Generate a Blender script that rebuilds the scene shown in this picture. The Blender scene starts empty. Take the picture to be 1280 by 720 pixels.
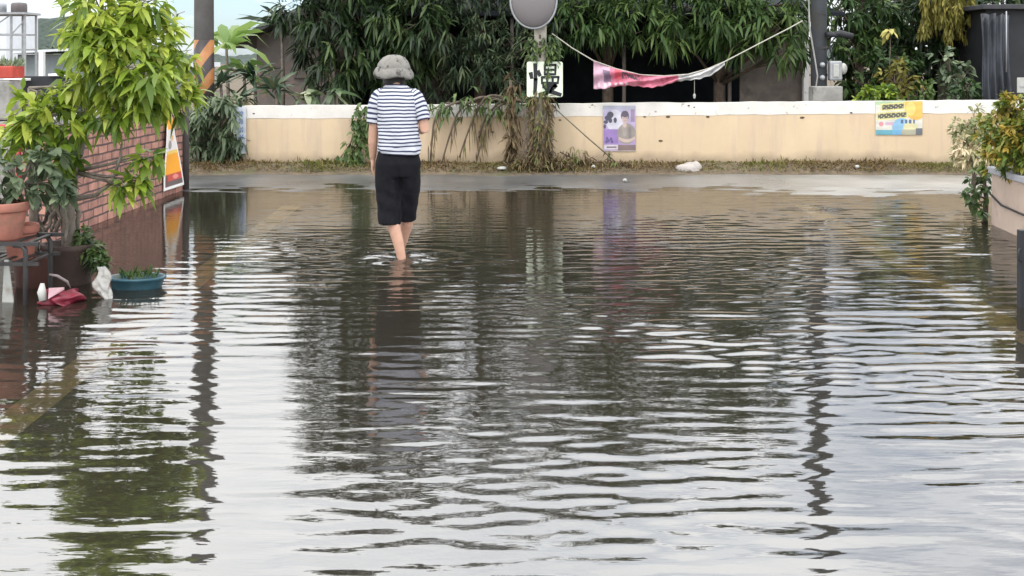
import bpy, math, random
import numpy as np
from mathutils import Vector, Matrix

R = math.radians
SC = bpy.context.scene
COL = SC.collection
rng = np.random.default_rng(11)
random.seed(5)

# ------------------------------------------------------------------ camera, sky, sun, exposure
F, CX, HY, EYE = 1400.0, 640.0, 75.0, 1.46           # focal length in photo pixels, principal column, horizon row, eye height
cam_d = bpy.data.cameras.new('camera')
cam = bpy.data.objects.new('camera', cam_d)
COL.objects.link(cam)
cam.location = (0, 0, EYE)
cam.rotation_euler = (R(90), 0, 0)
cam_d.sensor_width = 36
cam_d.lens = F / 1280 * 36
cam_d.shift_y = -(360 - HY) / 1280
cam_d.clip_end = 3000
SC.camera = cam

SUN_EL, SUN_ROT = R(58), R(205)
world = bpy.data.worlds.new('World')
SC.world = world
world.use_nodes = True
nt = world.node_tree
nt.nodes.clear()
def wn(t, **k):
    n = nt.nodes.new(t)
    for a, b in k.items(): setattr(n, a, b)
    return n
sky = wn('ShaderNodeTexSky', sky_type='NISHITA', sun_disc=False, sun_elevation=SUN_EL, sun_rotation=SUN_ROT)
tc = wn('ShaderNodeTexCoord')
mp = wn('ShaderNodeMapping'); mp.inputs['Scale'].default_value = (1, 1, 2.2); mp.inputs['Location'].default_value = (0.3, 0.1, 0)
cn = wn('ShaderNodeTexNoise'); cn.inputs['Scale'].default_value = 2.3; cn.inputs['Detail'].default_value = 6; cn.inputs['Roughness'].default_value = .55
cr = wn('ShaderNodeValToRGB'); cr.color_ramp.elements[0].position = .36; cr.color_ramp.elements[1].position = .50
cr.color_ramp.elements[0].color = (.5, .5, .5, 1)
cn2 = wn('ShaderNodeTexNoise'); cn2.inputs['Scale'].default_value = 4.5; cn2.inputs['Detail'].default_value = 5
cc = wn('ShaderNodeValToRGB')
cc.color_ramp.elements[0].position = .35; cc.color_ramp.elements[0].color = (.80, .83, .87, 1)
cc.color_ramp.elements[1].position = .62; cc.color_ramp.elements[1].color = (1.0, 1.0, 1.0, 1)
cs = wn('ShaderNodeVectorMath', operation='SCALE'); cs.inputs['Scale'].default_value = 25
mx = wn('ShaderNodeMixRGB')
sx = wn('ShaderNodeSeparateXYZ'); gr = wn('ShaderNodeValToRGB'); gm = wn('ShaderNodeVectorMath', operation='MULTIPLY')
gr.color_ramp.elements[0].position = .0; gr.color_ramp.elements[0].color = (.36, .37, .385, 1)
gr.color_ramp.elements[1].position = .34; gr.color_ramp.elements[1].color = (1, 1, 1, 1)
_e = gr.color_ramp.elements.new(.12); _e.color = (.52, .53, .54, 1)
bg = wn('ShaderNodeBackground'); bg.inputs['Strength'].default_value = 0.15
wo = wn('ShaderNodeOutputWorld')
L = nt.links.new
L(tc.outputs['Generated'], mp.inputs['Vector']); L(mp.outputs[0], cn.inputs['Vector']); L(mp.outputs[0], cn2.inputs['Vector'])
gs = wn('ShaderNodeVectorMath', operation='SUBTRACT'); gs.inputs[1].default_value = (-.235, .968, .035)
gq = wn('ShaderNodeVectorMath', operation='MULTIPLY'); gq.inputs[1].default_value = (1, 1, 2.2)
gl_ = wn('ShaderNodeVectorMath', operation='LENGTH')
gn = wn('ShaderNodeTexNoise'); gn.inputs['Scale'].default_value = 16; gn.inputs['Detail'].default_value = 5
ga = wn('ShaderNodeMath', operation='MULTIPLY_ADD'); ga.inputs[1].default_value = .22
gr2 = wn('ShaderNodeMapRange'); gr2.inputs['From Min'].default_value = .16; gr2.inputs['From Max'].default_value = .235; gr2.inputs['To Min'].default_value = .12
gmul = wn('ShaderNodeMath', operation='MULTIPLY')
L(tc.outputs['Generated'], gs.inputs[0]); L(gs.outputs[0], gq.inputs[0]); L(gq.outputs[0], gl_.inputs[0]); L(mp.outputs[0], gn.inputs['Vector'])
L(gn.outputs['Fac'], ga.inputs[0]); L(gl_.outputs['Value'], ga.inputs[2]); L(ga.outputs[0], gr2.inputs['Value'])
L(cr.outputs['Color'], gmul.inputs[0]); L(gr2.outputs[0], gmul.inputs[1])
L(cn.outputs['Fac'], cr.inputs['Fac']); L(cn2.outputs['Fac'], cc.inputs['Fac'])
L(cc.outputs['Color'], cs.inputs[0]); L(gmul.outputs[0], mx.inputs['Fac'])
tb_ = wn('ShaderNodeVectorMath', operation='MULTIPLY'); tb_.inputs[1].default_value = (1.1, 1.3, 1.6)
L(sky.outputs['Color'], tb_.inputs[0]); L(tb_.outputs[0], mx.inputs['Color1']); L(tc.outputs['Generated'], sx.inputs[0]); L(sx.outputs['Z'], gr.inputs['Fac'])
L(cs.outputs[0], gm.inputs[0]); L(gr.outputs['Color'], gm.inputs[1]); L(gm.outputs[0], mx.inputs['Color2'])
L(mx.outputs['Color'], bg.inputs['Color']); L(bg.outputs[0], wo.inputs['Surface'])

sd = bpy.data.lights.new('sun', 'SUN')
sd.energy = 1.5; sd.angle = R(14); sd.color = (1, .95, .88)
sun = bpy.data.objects.new('sun', sd); COL.objects.link(sun)
sv = Vector((math.sin(SUN_ROT) * math.cos(SUN_EL), math.cos(SUN_ROT) * math.cos(SUN_EL), math.sin(SUN_EL)))
sun.rotation_euler = sv.to_track_quat('Z', 'Y').to_euler()
sun.location = sv * 40

SC.view_settings.view_transform = 'Standard'
SC.view_settings.look = 'None'
SC.view_settings.gamma = 1
SC.view_settings.use_curve_mapping = False
SC.view_settings.exposure = -0.2
SC.render.engine = 'CYCLES'
SC.cycles.max_bounces = 8
SC.cycles.transparent_max_bounces = 12

# ------------------------------------------------------------------ helpers
def X(px, Y): return (px - CX) / F * Y
def Z(py, Y): return EYE - (py - HY) / F * Y
def P(px, py, Y): return Vector((X(px, Y), Y, Z(py, Y)))
def DY(py): return F * EYE / (py - HY)               # distance of a point of the water surface

def tag(o, label=None, cat=None, group=None, kind=None):
    if label: o['label'] = label
    if cat: o['category'] = cat
    if group: o['group'] = group
    if kind: o['kind'] = kind
    return o
def empty(name, loc, label, cat, group=None, rz=0):
    o = bpy.data.objects.new(name, None); COL.objects.link(o)
    o.location = loc; o.rotation_euler.z = rz; o.empty_display_size = .1
    return tag(o, label, cat, group, 'thing')

class MB:
    """collects shapes in world (or local) coordinates and links them as one mesh object"""
    def __init__(s): s.v = []; s.f = []; s.m = []; s.sm = []; s.t = []
    def add(s, V, Fs, mi=0, smooth=False, tone=None):
        o = len(s.v)
        s.v += [tuple(p) for p in V]
        s.f += [tuple(i + o for i in f) for f in Fs]
        s.m += [mi] * len(Fs); s.sm += [smooth] * len(Fs)
        s.t += list(tone) if tone is not None else [0.0] * len(V)
        return s
    def box(s, x0, x1, y0, y1, z0, z1, mi=0):
        V = [(x, y, z) for x in (x0, x1) for y in (y0, y1) for z in (z0, z1)]
        return s.add(V, [(0, 1, 3, 2), (4, 6, 7, 5), (0, 4, 5, 1), (2, 3, 7, 6), (0, 2, 6, 4), (1, 5, 7, 3)], mi)
    def hexa(s, V, mi=0):
        """8 corners: bottom 4 counter-clockwise, then top 4"""
        return s.add(V, [(3, 2, 1, 0), (4, 5, 6, 7), (0, 1, 5, 4), (1, 2, 6, 5), (2, 3, 7, 6), (3, 0, 4, 7)], mi)
    def bar(s, a, b, w, h, mi=0):
        a, b = Vector(a), Vector(b); d = (b - a).normalized()
        up = Vector((0, 0, 1)) if abs(d.z) < .95 else Vector((0, 1, 0))
        sx = d.cross(up).normalized() * w / 2; sy = sx.cross(d).normalized() * h / 2
        V = [a - sx - sy, a + sx - sy, a + sx + sy, a - sx + sy, b - sx - sy, b + sx - sy, b + sx + sy, b - sx + sy]
        return s.hexa(V, mi)
    def rings(s, RG, mi=0, cap=True, smooth=True, tones=None):
        n = len(RG[0]); V = [p for r in RG for p in r]; Fs = []
        for i in range(len(RG) - 1):
            for k in range(n):
                a, b = i * n + k, i * n + (k + 1) % n
                Fs.append((a, b, b + n, a + n))
        if cap:
            Fs.append(tuple(range(n - 1, -1, -1))); Fs.append(tuple(range((len(RG) - 1) * n, len(RG) * n)))
        tn = None if tones is None else [t for t in tones for _ in range(n)]
        return s.add(V, Fs, mi, smooth, tn)
    def tube(s, pts, rad, n=8, mi=0, smooth=True, flat=None, tones=None, cap=True, wob=0):
        pts = [Vector(p) for p in pts]
        if not hasattr(rad, '__len__'): rad = [rad] * len(pts)
        ref = Vector((0, 1, 0)); RG = []
        for i, p in enumerate(pts):
            d = (pts[min(i + 1, len(pts) - 1)] - pts[max(i - 1, 0)]).normalized()
            if abs(d.dot(ref)) > .93: rf = Vector((1, 0, 0))
            else: rf = ref
            u = d.cross(rf).normalized(); w = u.cross(d).normalized()
            r = rad[i]; ru, rw = (r if hasattr(r, '__len__') else (r, r))
            RG.append([p + u * math.cos(2 * math.pi * k / n) * ru * (1 + wob * random.uniform(-1, 1)) - w * math.sin(2 * math.pi * k / n) * rw * (1 + wob * random.uniform(-1, 1)) for k in range(n)])
        return s.rings(RG, mi, cap, smooth, tones)
    def lathe(s, prof, c=(0, 0, 0), n=24, mi=0, cap=True, sq=(1, 1)):
        RG = [[(c[0] + r * sq[0] * math.cos(2 * math.pi * k / n), c[1] + r * sq[1] * math.sin(2 * math.pi * k / n), c[2] + z) for k in range(n)] for r, z in prof]
        return s.rings(RG, mi, cap)
    def ball(s, c, r, n=12, m=8, mi=0, rot=None):
        r = r if hasattr(r, '__len__') else (r, r, r)
        RG = []
        for i in range(m + 1):
            a = -math.pi / 2 + math.pi * (i + .001 + (i == m) * -.002) / m
            ring = []
            for k in range(n):
                q = Vector((r[0] * math.cos(a) * math.cos(2 * math.pi * k / n), r[1] * math.cos(a) * math.sin(2 * math.pi * k / n), r[2] * math.sin(a)))
                if rot is not None: q = rot @ q
                ring.append(q + Vector(c))
            RG.append(ring)
        return s.rings(RG, mi, True)
    def mesh(s, name, mats):
        me = bpy.data.meshes.new(name)
        me.from_pydata(s.v, [], s.f)
        me.polygons.foreach_set('material_index', s.m)
        me.polygons.foreach_set('use_smooth', s.sm)
        if any(s.t):
            at = me.attributes.new('tone', 'FLOAT', 'POINT'); at.data.foreach_set('value', s.t)
        for m in (mats if isinstance(mats, (list, tuple)) else [mats]): me.materials.append(m)
        me.update()
        return me
    def build(s, name, mats, parent=None, bevel=0, loc=None, seg=2):
        me = s.mesh(name, mats)
        o = bpy.data.objects.new(name, me); COL.objects.link(o)
        if parent is not None:
            o.parent = parent; o.matrix_parent_inverse = parent.matrix_basis.inverted()
        if loc is not None: o.location = loc
        if bevel:
            b = o.modifiers.new('bevel', 'BEVEL'); b.width = bevel; b.segments = seg; b.limit_method = 'ANGLE'; b.angle_limit = R(40)
        return o

def np_mesh(name, V, FL, FS, mats, tone=None, smooth=True, parent=None, colors=None):
    """mesh from flat arrays: vertices, loop vertex indices, face sizes"""
    me = bpy.data.meshes.new(name)
    me.vertices.add(len(V)); me.vertices.foreach_set('co', np.asarray(V, np.float32).ravel())
    me.loops.add(len(FL)); me.loops.foreach_set('vertex_index', np.asarray(FL, np.int32))
    me.polygons.add(len(FS))
    st = np.concatenate([[0], np.cumsum(FS)[:-1]]).astype(np.int32)
    me.polygons.foreach_set('loop_start', st)
    try: me.polygons.foreach_set('loop_total', np.asarray(FS, np.int32))
    except Exception: pass
    me.update(calc_edges=True)
    me.polygons.foreach_set('use_smooth', [smooth] * len(FS))
    if tone is not None:
        at = me.attributes.new('tone', 'FLOAT', 'POINT'); at.data.foreach_set('value', np.asarray(tone, np.float32))
    if colors is not None:
        at = me.color_attributes.new('print', 'FLOAT_COLOR', 'POINT')
        c4 = np.ones((len(V), 4), np.float32); c4[:, :3] = colors
        at.data.foreach_set('color', c4.ravel())
    me.materials.append(mats)
    o = bpy.data.objects.new(name, me); COL.objects.link(o)
    if parent is not None:
        o.parent = parent; o.matrix_parent_inverse = parent.matrix_basis.inverted()
    return o

def grid_mesh(name, xs, ys, zf, m, smooth=True, parent=None):
    XX, YY = np.meshgrid(xs, ys); ZZ = zf(XX, YY)
    nx, ny = len(xs), len(ys)
    V = np.stack([XX.ravel(), YY.ravel(), ZZ.ravel()], 1)
    i = (np.arange(ny - 1)[:, None] * nx + np.arange(nx - 1)[None, :]).ravel()
    FL = np.stack([i, i + 1, i + nx + 1, i + nx], 1).ravel()
    return np_mesh(name, V, FL, np.full(len(i), 4), m, None, smooth, parent)

# ------------------------------------------------------------------ materials
def new_mat(name):
    m = bpy.data.materials.new(name); m.use_nodes = True
    n = m.node_tree; b = n.nodes['Principled BSDF']
    return m, n, b
def rgb(c): return (c[0], c[1], c[2], 1)
def mat(name, c, rough=.7, var=.25, scale=6, c2=None, bump=0, metal=0, spec=.4, stain=None, stain_scale=3, stain_pos=(.55, .7), bscale=None):
    """base colour with noise variation; c2 = second colour; stain = blotches with a shape of their own"""
    m, n, b = new_mat(name)
    N = n.nodes.new; K = n.links.new
    t = N('ShaderNodeTexCoord')
    no = N('ShaderNodeTexNoise'); no.inputs['Scale'].default_value = scale; no.inputs['Detail'].default_value = 7; no.inputs['Roughness'].default_value = .62
    K(t.outputs['Object'], no.inputs['Vector'])
    r = N('ShaderNodeValToRGB')
    c2 = c2 or tuple(x * (1 - var) for x in c)
    hi = tuple(min(1, x * (1 + var * .5)) for x in c)
    r.color_ramp.elements[0].position = .3; r.color_ramp.elements[0].color = rgb(c2)
    r.color_ramp.elements[1].position = .7; r.color_ramp.elements[1].color = rgb(hi)
    K(no.outputs['Fac'], r.inputs['Fac'])
    out = r.outputs['Color']
    if stain:
        n2 = N('ShaderNodeTexNoise'); n2.inputs['Scale'].default_value = stain_scale; n2.inputs['Detail'].default_value = 8; n2.inputs['Roughness'].default_value = .65
        K(t.outputs['Object'], n2.inputs['Vector'])
        r2 = N('ShaderNodeValToRGB'); r2.color_ramp.elements[0].position = stain_pos[0]; r2.color_ramp.elements[1].position = stain_pos[1]
        K(n2.outputs['Fac'], r2.inputs['Fac'])
        mm = N('ShaderNodeMixRGB'); K(r2.outputs['Color'], mm.inputs['Fac']); K(out, mm.inputs['Color1']); mm.inputs['Color2'].default_value = rgb(stain)
        out = mm.outputs['Color']
    K(out, b.inputs['Base Color'])
    b.inputs['Roughness'].default_value = rough; b.inputs['Metallic'].default_value = metal
    b.inputs['Specular IOR Level'].default_value = spec
    if bump:
        bn = N('ShaderNodeTexNoise'); bn.inputs['Scale'].default_value = bscale or scale * 6; bn.inputs['Detail'].default_value = 6
        K(t.outputs['Object'], bn.inputs['Vector'])
        bp = N('ShaderNodeBump'); bp.inputs['Strength'].default_value = bump; bp.inputs['Distance'].default_value = .01
        K(bn.outputs['Fac'], bp.inputs['Height']); K(bp.outputs['Normal'], b.inputs['Normal'])
    return m
def leaf_mat(name, dark, mid, light, rough=.42, trans=.3, spec=.45):
    m, n, b = new_mat(name)
    N = n.nodes.new; K = n.links.new
    a = N('ShaderNodeAttribute'); a.attribute_name = 'tone'
    r = N('ShaderNodeValToRGB')
    r.color_ramp.elements[0].color = rgb(dark); r.color_ramp.elements[1].color = rgb(light)
    e = r.color_ramp.elements.new(.55); e.color = rgb(mid)
    K(a.outputs['Fac'], r.inputs['Fac']); K(r.outputs['Color'], b.inputs['Base Color'])
    b.inputs['Roughness'].default_value = rough; b.inputs['Specular IOR Level'].default_value = spec
    t = N('ShaderNodeBsdfTranslucent'); K(r.outputs['Color'], t.inputs['Color'])
    mx = N('ShaderNodeMixShader'); mx.inputs['Fac'].default_value = trans
    K(b.outputs[0], mx.inputs[1]); K(t.outputs[0], mx.inputs[2])
    K(mx.outputs[0], n.nodes['Material Output'].inputs['Surface'])
    return m
def print_mat(name, rough=.55):
    m, n, b = new_mat(name)
    a = n.nodes.new('ShaderNodeAttribute'); a.attribute_name = 'print'
    n.links.new(a.outputs['Color'], b.inputs['Base Color']); b.inputs['Roughness'].default_value = rough
    return m

M = {}
M['bark'] = mat('bark', (.13, .10, .075), .9, .5, 14, bump=.6)
M['greybark'] = mat('greybark', (.20, .17, .14), .9, .45, 18, bump=.6)
M['concrete'] = mat('concrete', (.30, .29, .27), .85, .3, 7, bump=.3, stain=(.12, .11, .09), stain_scale=4)
M['polegrey'] = mat('polegrey', (.05, .054, .06), .8, .3, 5, bump=.25, stain=(.05, .05, .045), stain_scale=3)
M['postpale'] = mat('postpale', (.40, .37, .31), .85, .35, 10, bump=.4, stain=(.13, .12, .08), stain_scale=9)
M['whitepaint'] = mat('whitepaint', (.74, .73, .71), .6, .12, 5, stain=(.35, .32, .27), stain_scale=12, stain_pos=(.60, .70))
M['black'] = mat('black', (.018, .019, .022), .6, .3, 6)
M['blackmetal'] = mat('blackmetal', (.035, .033, .032), .5, .4, 12, stain=(.10, .055, .03), stain_scale=10, stain_pos=(.6, .72))
M['shadeblack'] = mat('shadeblack', (.022, .025, .030), .95, .35, 3, bump=.4, spec=.1)  # near-black colour stands in for deep shade inside the shelter
M['greymetal'] = mat('greymetal', (.34, .35, .36), .45, .2, 6, metal=.3)
M['shedbrown'] = mat('shedbrown', (.16, .135, .115), .9, .35, 5, bump=.3, stain=(.08, .07, .06))
M['terracotta'] = mat('terracotta', (.36, .14, .10), .75, .22, 9, stain=(.17, .11, .075), stain_scale=6, stain_pos=(.5, .72))
M['redplastic'] = mat('redplastic', (.17, .014, .03), .4, .4, 9, stain=(.10, .06, .05), stain_scale=14)
M['whiteplastic'] = mat('whiteplastic', (.40, .40, .37), .55, .2, 7, stain=(.22, .20, .16), stain_scale=8, stain_pos=(.58, .72))
M['tealplastic'] = mat('tealplastic', (.03, .10, .135), .45, .4, 9, stain=(.12, .10, .07), stain_scale=9, stain_pos=(.52, .68))
M['soil'] = mat('soil', (.10, .075, .05), .95, .45, 20, bump=.8)
M['grasssoil'] = mat('grasssoil', (.13, .10, .065), .95, .45, 9, bump=.8, stain=(.075, .08, .035))
M['rope'] = mat('rope', (.42, .40, .34), .9, .2, 30)
M['wire'] = mat('wire', (.16, .14, .10), .7, .3, 20)
M['skin'] = mat('skin', (.50, .29, .205), .55, .12, 18, spec=.35)
M['hair'] = mat('hair', (.018, .015, .014), .55, .3, 40)
M['pants'] = mat('pants', (.010, .010, .013), .9, .3, 30, spec=.15)
M['hat'] = mat('hat', (.21, .20, .18), .95, .3, 14, stain=(.07, .068, .065), stain_scale=20, stain_pos=(.55, .62), bump=.2)
M['print'] = print_mat('print')
M['rock'] = mat('rock', (.42, .38, .35), .9, .3, 9, bump=.6)
M['orangepaint'] = mat('orangepaint', (.62, .20, .04), .6, .2, 8)
M['redpaint'] = mat('redpaint', (.45, .06, .04), .6, .3, 8)
M['roof'] = mat('roof', (.055, .055, .06), .85, .35, 6, bump=.3)
M['farwhite'] = mat('farwhite', (.62, .65, .68), .7, .1, 2)
M['hill'] = mat('hill', (.045, .062, .05), 1, .4, .5, c2=(.022, .034, .028))
M['grass'] = leaf_mat('grass', (.16, .11, .055), (.17, .15, .05), (.10, .15, .03), .8, .2, .15)

# ------------------------------------------------------------------ ground, road, water
def ground_z(x, y):
    base = np.interp(y, [-30, 2, 5, 8.3, 10.6, 12.75, 14.1, 14.35, 60, 300], [-.30, -.24, -.17, -.10, -.045, .002, .020, .05, .05, .05])
    right = np.clip((x - 2.2) / 2.2, 0, 1) * np.interp(y, [9, 11, 12.5, 13.6, 14.1], [0, .012, .014, .004, 0])
    lump = .006 * np.sin(x * 2.1 + 1.3 * np.sin(y * 1.7)) * np.sin(y * 1.9 + x) + .004 * np.sin(x * 5.3 + y * 3.1)
    shore = np.exp(-((y - 12.5) / .6) ** 2) * (.007 * np.sin(x * 3.7 + 2 * np.sin(y * 6)) * np.sin(y * 9 + 1.5 * np.sin(x * 2.3)) + .005 * np.sin(x * 9.1 + y * 14) * np.sin(y * 23 - x * 4))
    return base + right + lump + shore
def gz(x, y): return float(ground_z(np.array([x]), np.array([y]))[0])

m, n, b = new_mat('road_surface')
N = n.nodes.new; K = n.links.new
t = N('ShaderNodeTexCoord')
a1 = N('ShaderNodeTexNoise'); a1.inputs['Scale'].default_value = 1.1; a1.inputs['Detail'].default_value = 8
a2 = N('ShaderNodeTexNoise'); a2.inputs['Scale'].default_value = 60; a2.inputs['Detail'].default_value = 3
K(t.outputs['Object'], a1.inputs['Vector']); K(t.outputs['Object'], a2.inputs['Vector'])
r1 = N('ShaderNodeValToRGB'); r1.color_ramp.elements[0].position = .35; r1.color_ramp.elements[0].color = (.085, .085, .085, 1)
r1.color_ramp.elements[1].position = .65; r1.color_ramp.elements[1].color = (.16, .16, .158, 1)
K(a1.outputs['Fac'], r1.inputs['Fac'])
mm = N('ShaderNodeMixRGB'); mm.blend_type = 'MULTIPLY'; mm.inputs['Fac'].default_value = .5
K(r1.outputs['Color'], mm.inputs['Color1']); K(a2.outputs['Fac'], mm.inputs['Color2'])
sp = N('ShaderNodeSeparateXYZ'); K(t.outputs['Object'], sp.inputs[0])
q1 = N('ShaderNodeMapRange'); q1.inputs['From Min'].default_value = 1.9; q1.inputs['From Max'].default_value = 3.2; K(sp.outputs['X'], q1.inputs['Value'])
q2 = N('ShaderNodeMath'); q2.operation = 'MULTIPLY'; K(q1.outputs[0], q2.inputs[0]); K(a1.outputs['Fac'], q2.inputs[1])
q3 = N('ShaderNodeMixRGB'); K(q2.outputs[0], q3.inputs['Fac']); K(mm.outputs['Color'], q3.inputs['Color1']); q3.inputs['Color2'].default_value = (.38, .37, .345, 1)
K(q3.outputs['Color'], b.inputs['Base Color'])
rr = N('ShaderNodeValToRGB'); rr.color_ramp.elements[0].color = (.18,) * 3 + (1,); rr.color_ramp.elements[1].color = (.45,) * 3 + (1,)
K(a1.outputs['Fac'], rr.inputs['Fac']); K(rr.outputs['Color'], b.inputs['Roughness'])
bp = N('ShaderNodeBump'); bp.inputs['Strength'].default_value = .35; bp.inputs['Distance'].default_value = .006
K(a2.outputs['Fac'], bp.inputs['Height']); K(bp.outputs['Normal'], b.inputs['Normal'])
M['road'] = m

def sym(a, b): return np.concatenate([a, b])
gx = np.concatenate([[-400, -150, -60, -25, -12], np.linspace(-7, 8, 101), [12, 25, 60, 150, 400]])
gy = np.concatenate([[-60, -25, -10, -3], np.linspace(0, 15, 121), [18, 25, 40, 80, 160, 400, 900]])
tag(grid_mesh('ground', gx, gy, lambda x, y: ground_z(x, y) - .004, M['grasssoil']), kind='structure')
rx = np.linspace(-12, 14, 420)
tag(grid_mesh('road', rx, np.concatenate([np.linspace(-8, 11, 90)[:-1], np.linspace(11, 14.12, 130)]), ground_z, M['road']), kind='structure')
M['yellowline'] = mat('yellowline', (.78, .64, .36), .7, .15, 9, stain=(.55, .46, .28), stain_scale=6, stain_pos=(.5, .7))
for x0 in (-2.32, 2.90):
    tag(grid_mesh('road_marking', np.linspace(x0 - .02, x0 + .17, 4), np.linspace(-4, 11.4, 130), lambda x, y: ground_z(x, y) + .004, M['yellowline']), kind='structure')

# water: one sheet of real ripples
NW = 90
wl = np.exp(rng.uniform(math.log(.085), math.log(.60), NW))
th = rng.normal(0, R(11), NW) + math.pi / 2 + np.where(rng.random(NW) < .25, math.pi, 0)
kk = 2 * math.pi / wl
wgt = np.exp(-((np.log(wl) - math.log(.155)) / .55) ** 2)
amp = .047 * wgt / kk / math.sqrt((wgt ** 2).sum() / 2)
ph = rng.uniform(0, 2 * math.pi, NW)
def envelope(x, y):
    e = np.interp(y, [1, 4, 6, 8.5, 10.5, 12.5, 13.5], [.9, 1, 1.1, .95, .62, .42, .3])
    calm = 1 / (1 + np.exp((x + 2.35 + .08 * np.sin(y * 2)) / .12)) * 1 / (1 + np.exp(-(y - 7.9) / .3))
    e = e * (1 - .9 * calm)
    e = e * (1 - .5 / (1 + np.exp((x + 1.95) / .12)) / (1 + np.exp((y - 7.6) / .5)) * np.clip((y - 3.8) / 1.2, 0, 1))
    e = e * (.78 + .28 * np.sin(x * .9 + .5 * y) * np.sin(y * .8 - .4 * x + 1) + .2 * np.sin(x * 3.1 + 1.3 * np.sin(y * 1.1)) * np.sin(y * 2.3 + x * .7))
    rip = 1 / (1 + np.exp(-(x - 2.6) / .25)) / (1 + np.exp(-(y - 9.2) / .4))
    return e * (1 + 1.0 * rip)
FEET = (X(499, 8.25), 8.25)
def water_z(x, y):
    z = np.zeros_like(x)
    for i in range(NW):
        z += amp[i] * np.cos(kk[i] * (math.cos(th[i]) * x + math.sin(th[i]) * y) + ph[i])
    z *= envelope(x, y)
    pt = np.clip(np.sin(x * 1.7 + 2.1 * np.sin(y * .9 + 1)) * np.sin(y * 1.3 + x * .5), 0, 1) * np.interp(y, [3, 5, 9, 12], [.3, 1, 1, .3])
    for l_, a_, p_ in ((.10, .35, 0), (.125, -.4, 1.7), (.09, -.15, 3), (.15, .25, 4.4)):
        z += .0011 * pt * np.cos(2 * math.pi / l_ * (math.sin(a_) * x + math.cos(a_) * y) + p_)
    dx, dy = (x - FEET[0] + .02), (y - FEET[1])
    d = np.sqrt((dx * .8) ** 2 + dy ** 2)
    z += .006 * np.cos(2 * math.pi * d / .22 + 2.2) * np.exp(-(d / .42) ** 2)
    g = np.exp(-(dx / .30) ** 2 - (dy / .26) ** 2)
    for l_, a_, p_ in ((.085, .2, 1), (.11, -.25, 2.1), (.14, .1, .4), (.12, .4, 4), (.10, -.1, 5.2)):
        z += .0035 * g * np.cos(2 * math.pi / l_ * (math.sin(a_) * dx + math.cos(a_) * dy) + p_)
    fade = np.clip((9 - np.abs(x)) / 2, 0, 1) * np.clip((y - .2) / 1.2, 0, 1)
    return z * fade
wy = [1.0]
while wy[-1] < 14.3: wy.append(wy[-1] + .011 + .0009 * wy[-1])
wx = np.concatenate([[-60, -25, -14, -10], np.linspace(-8, 8, 421), [10, 14, 25, 60]])
wyy = np.concatenate([[-40, -15, -5, 0], np.array(wy)])
m, n, b = new_mat('flood_water')
N = n.nodes.new; K = n.links.new
n.nodes.remove(b)
tr = N('ShaderNodeBsdfTransparent'); tr.inputs['Color'].default_value = (.90, .84, .70, 1)
df = N('ShaderNodeBsdfDiffuse'); df.inputs['Color'].default_value = (.14, .122, .092, 1)
mu = N('ShaderNodeMixShader'); mu.inputs['Fac'].default_value = .14
K(tr.outputs[0], mu.inputs[1]); K(df.outputs[0], mu.inputs[2])
gl = N('ShaderNodeBsdfGlossy'); gl.inputs['Roughness'].default_value = .03
fr = N('ShaderNodeFresnel'); fr.inputs['IOR'].default_value = 3.0
t = N('ShaderNodeTexCoord'); mpn = N('ShaderNodeMapping'); mpn.inputs['Scale'].default_value = (7, 22, 1)
wno = N('ShaderNodeTexNoise'); wno.inputs['Scale'].default_value = 1; wno.inputs['Detail'].default_value = 2
K(t.outputs['Object'], mpn.inputs['Vector']); K(mpn.outputs[0], wno.inputs['Vector'])
bp = N('ShaderNodeBump'); bp.inputs['Strength'].default_value = .12; bp.inputs['Distance'].default_value = .01
K(wno.outputs['Fac'], bp.inputs['Height'])
K(bp.outputs['Normal'], gl.inputs['Normal']); K(bp.outputs['Normal'], fr.inputs['Normal'])
mw = N('ShaderNodeMixShader'); K(fr.outputs[0], mw.inputs['Fac']); K(mu.outputs[0], mw.inputs[1]); K(gl.outputs[0], mw.inputs[2])
K(mw.outputs[0], n.nodes['Material Output'].inputs['Surface'])
M['water'] = m
tag(grid_mesh('water', wx, wyy, water_z, M['water']), kind='structure')

# distant hill
def hill_z(x, y):
    u = np.exp(-((x + 172) / 30) ** 2) * 15 + np.exp(-((x + 190) / 70) ** 2) * 3 + np.exp(-((x + 60) / 50) ** 2) * 4 + np.exp(-((x - 80) / 90) ** 2) * 8
    return u * np.exp(-((y - 430) / 50) ** 2) + (.8 * np.sin(x * .35) * np.sin(y * .2 + x * .1) + .7 * np.abs(np.sin(x * 1.1 + 2 * np.sin(x * .23))) + .35 * np.sin(x * 2.3 + y)) * np.exp(-((y - 430) / 50) ** 2) - .5
tag(grid_mesh('hills', np.linspace(-330, 330, 700), np.linspace(330, 530, 40), hill_z, M['hill']), kind='structure')

# ------------------------------------------------------------------ foliage tools
def unit(a): return a / np.maximum(np.linalg.norm(a, axis=-1, keepdims=True), 1e-9)
def leaf_arrays(base, d, length, width, droop, fold=.0):
    n = len(base)
    length = np.broadcast_to(length, (n,))[:, None]; width = np.broadcast_to(width, (n,))[:, None]; droop = np.broadcast_to(droop, (n,))[:, None]
    d = unit(d)
    up = np.tile([0., 0., 1.], (n, 1)) + rng.normal(0, .35, (n, 3))
    s = unit(np.cross(d, up))
    g = np.array([0, 0, -1.])
    def pt(t): return base + d * length * t + g * droop * length * t * t
    p1, p2, p3 = pt(.32), pt(.7), pt(1.0)
    V = np.stack([base, p1 - s * width / 2, p1 + s * width / 2, p2 - s * width * .40, p2 + s * width * .40, p3], 1)
    o = (np.arange(n) * 6)[:, None]
    FL = (o + np.array([[0, 2, 1, 1, 2, 4, 3, 3, 4, 5]])).ravel()
    FS = np.tile([3, 4, 3], n)
    return V.reshape(-1, 3), FL, FS
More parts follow.
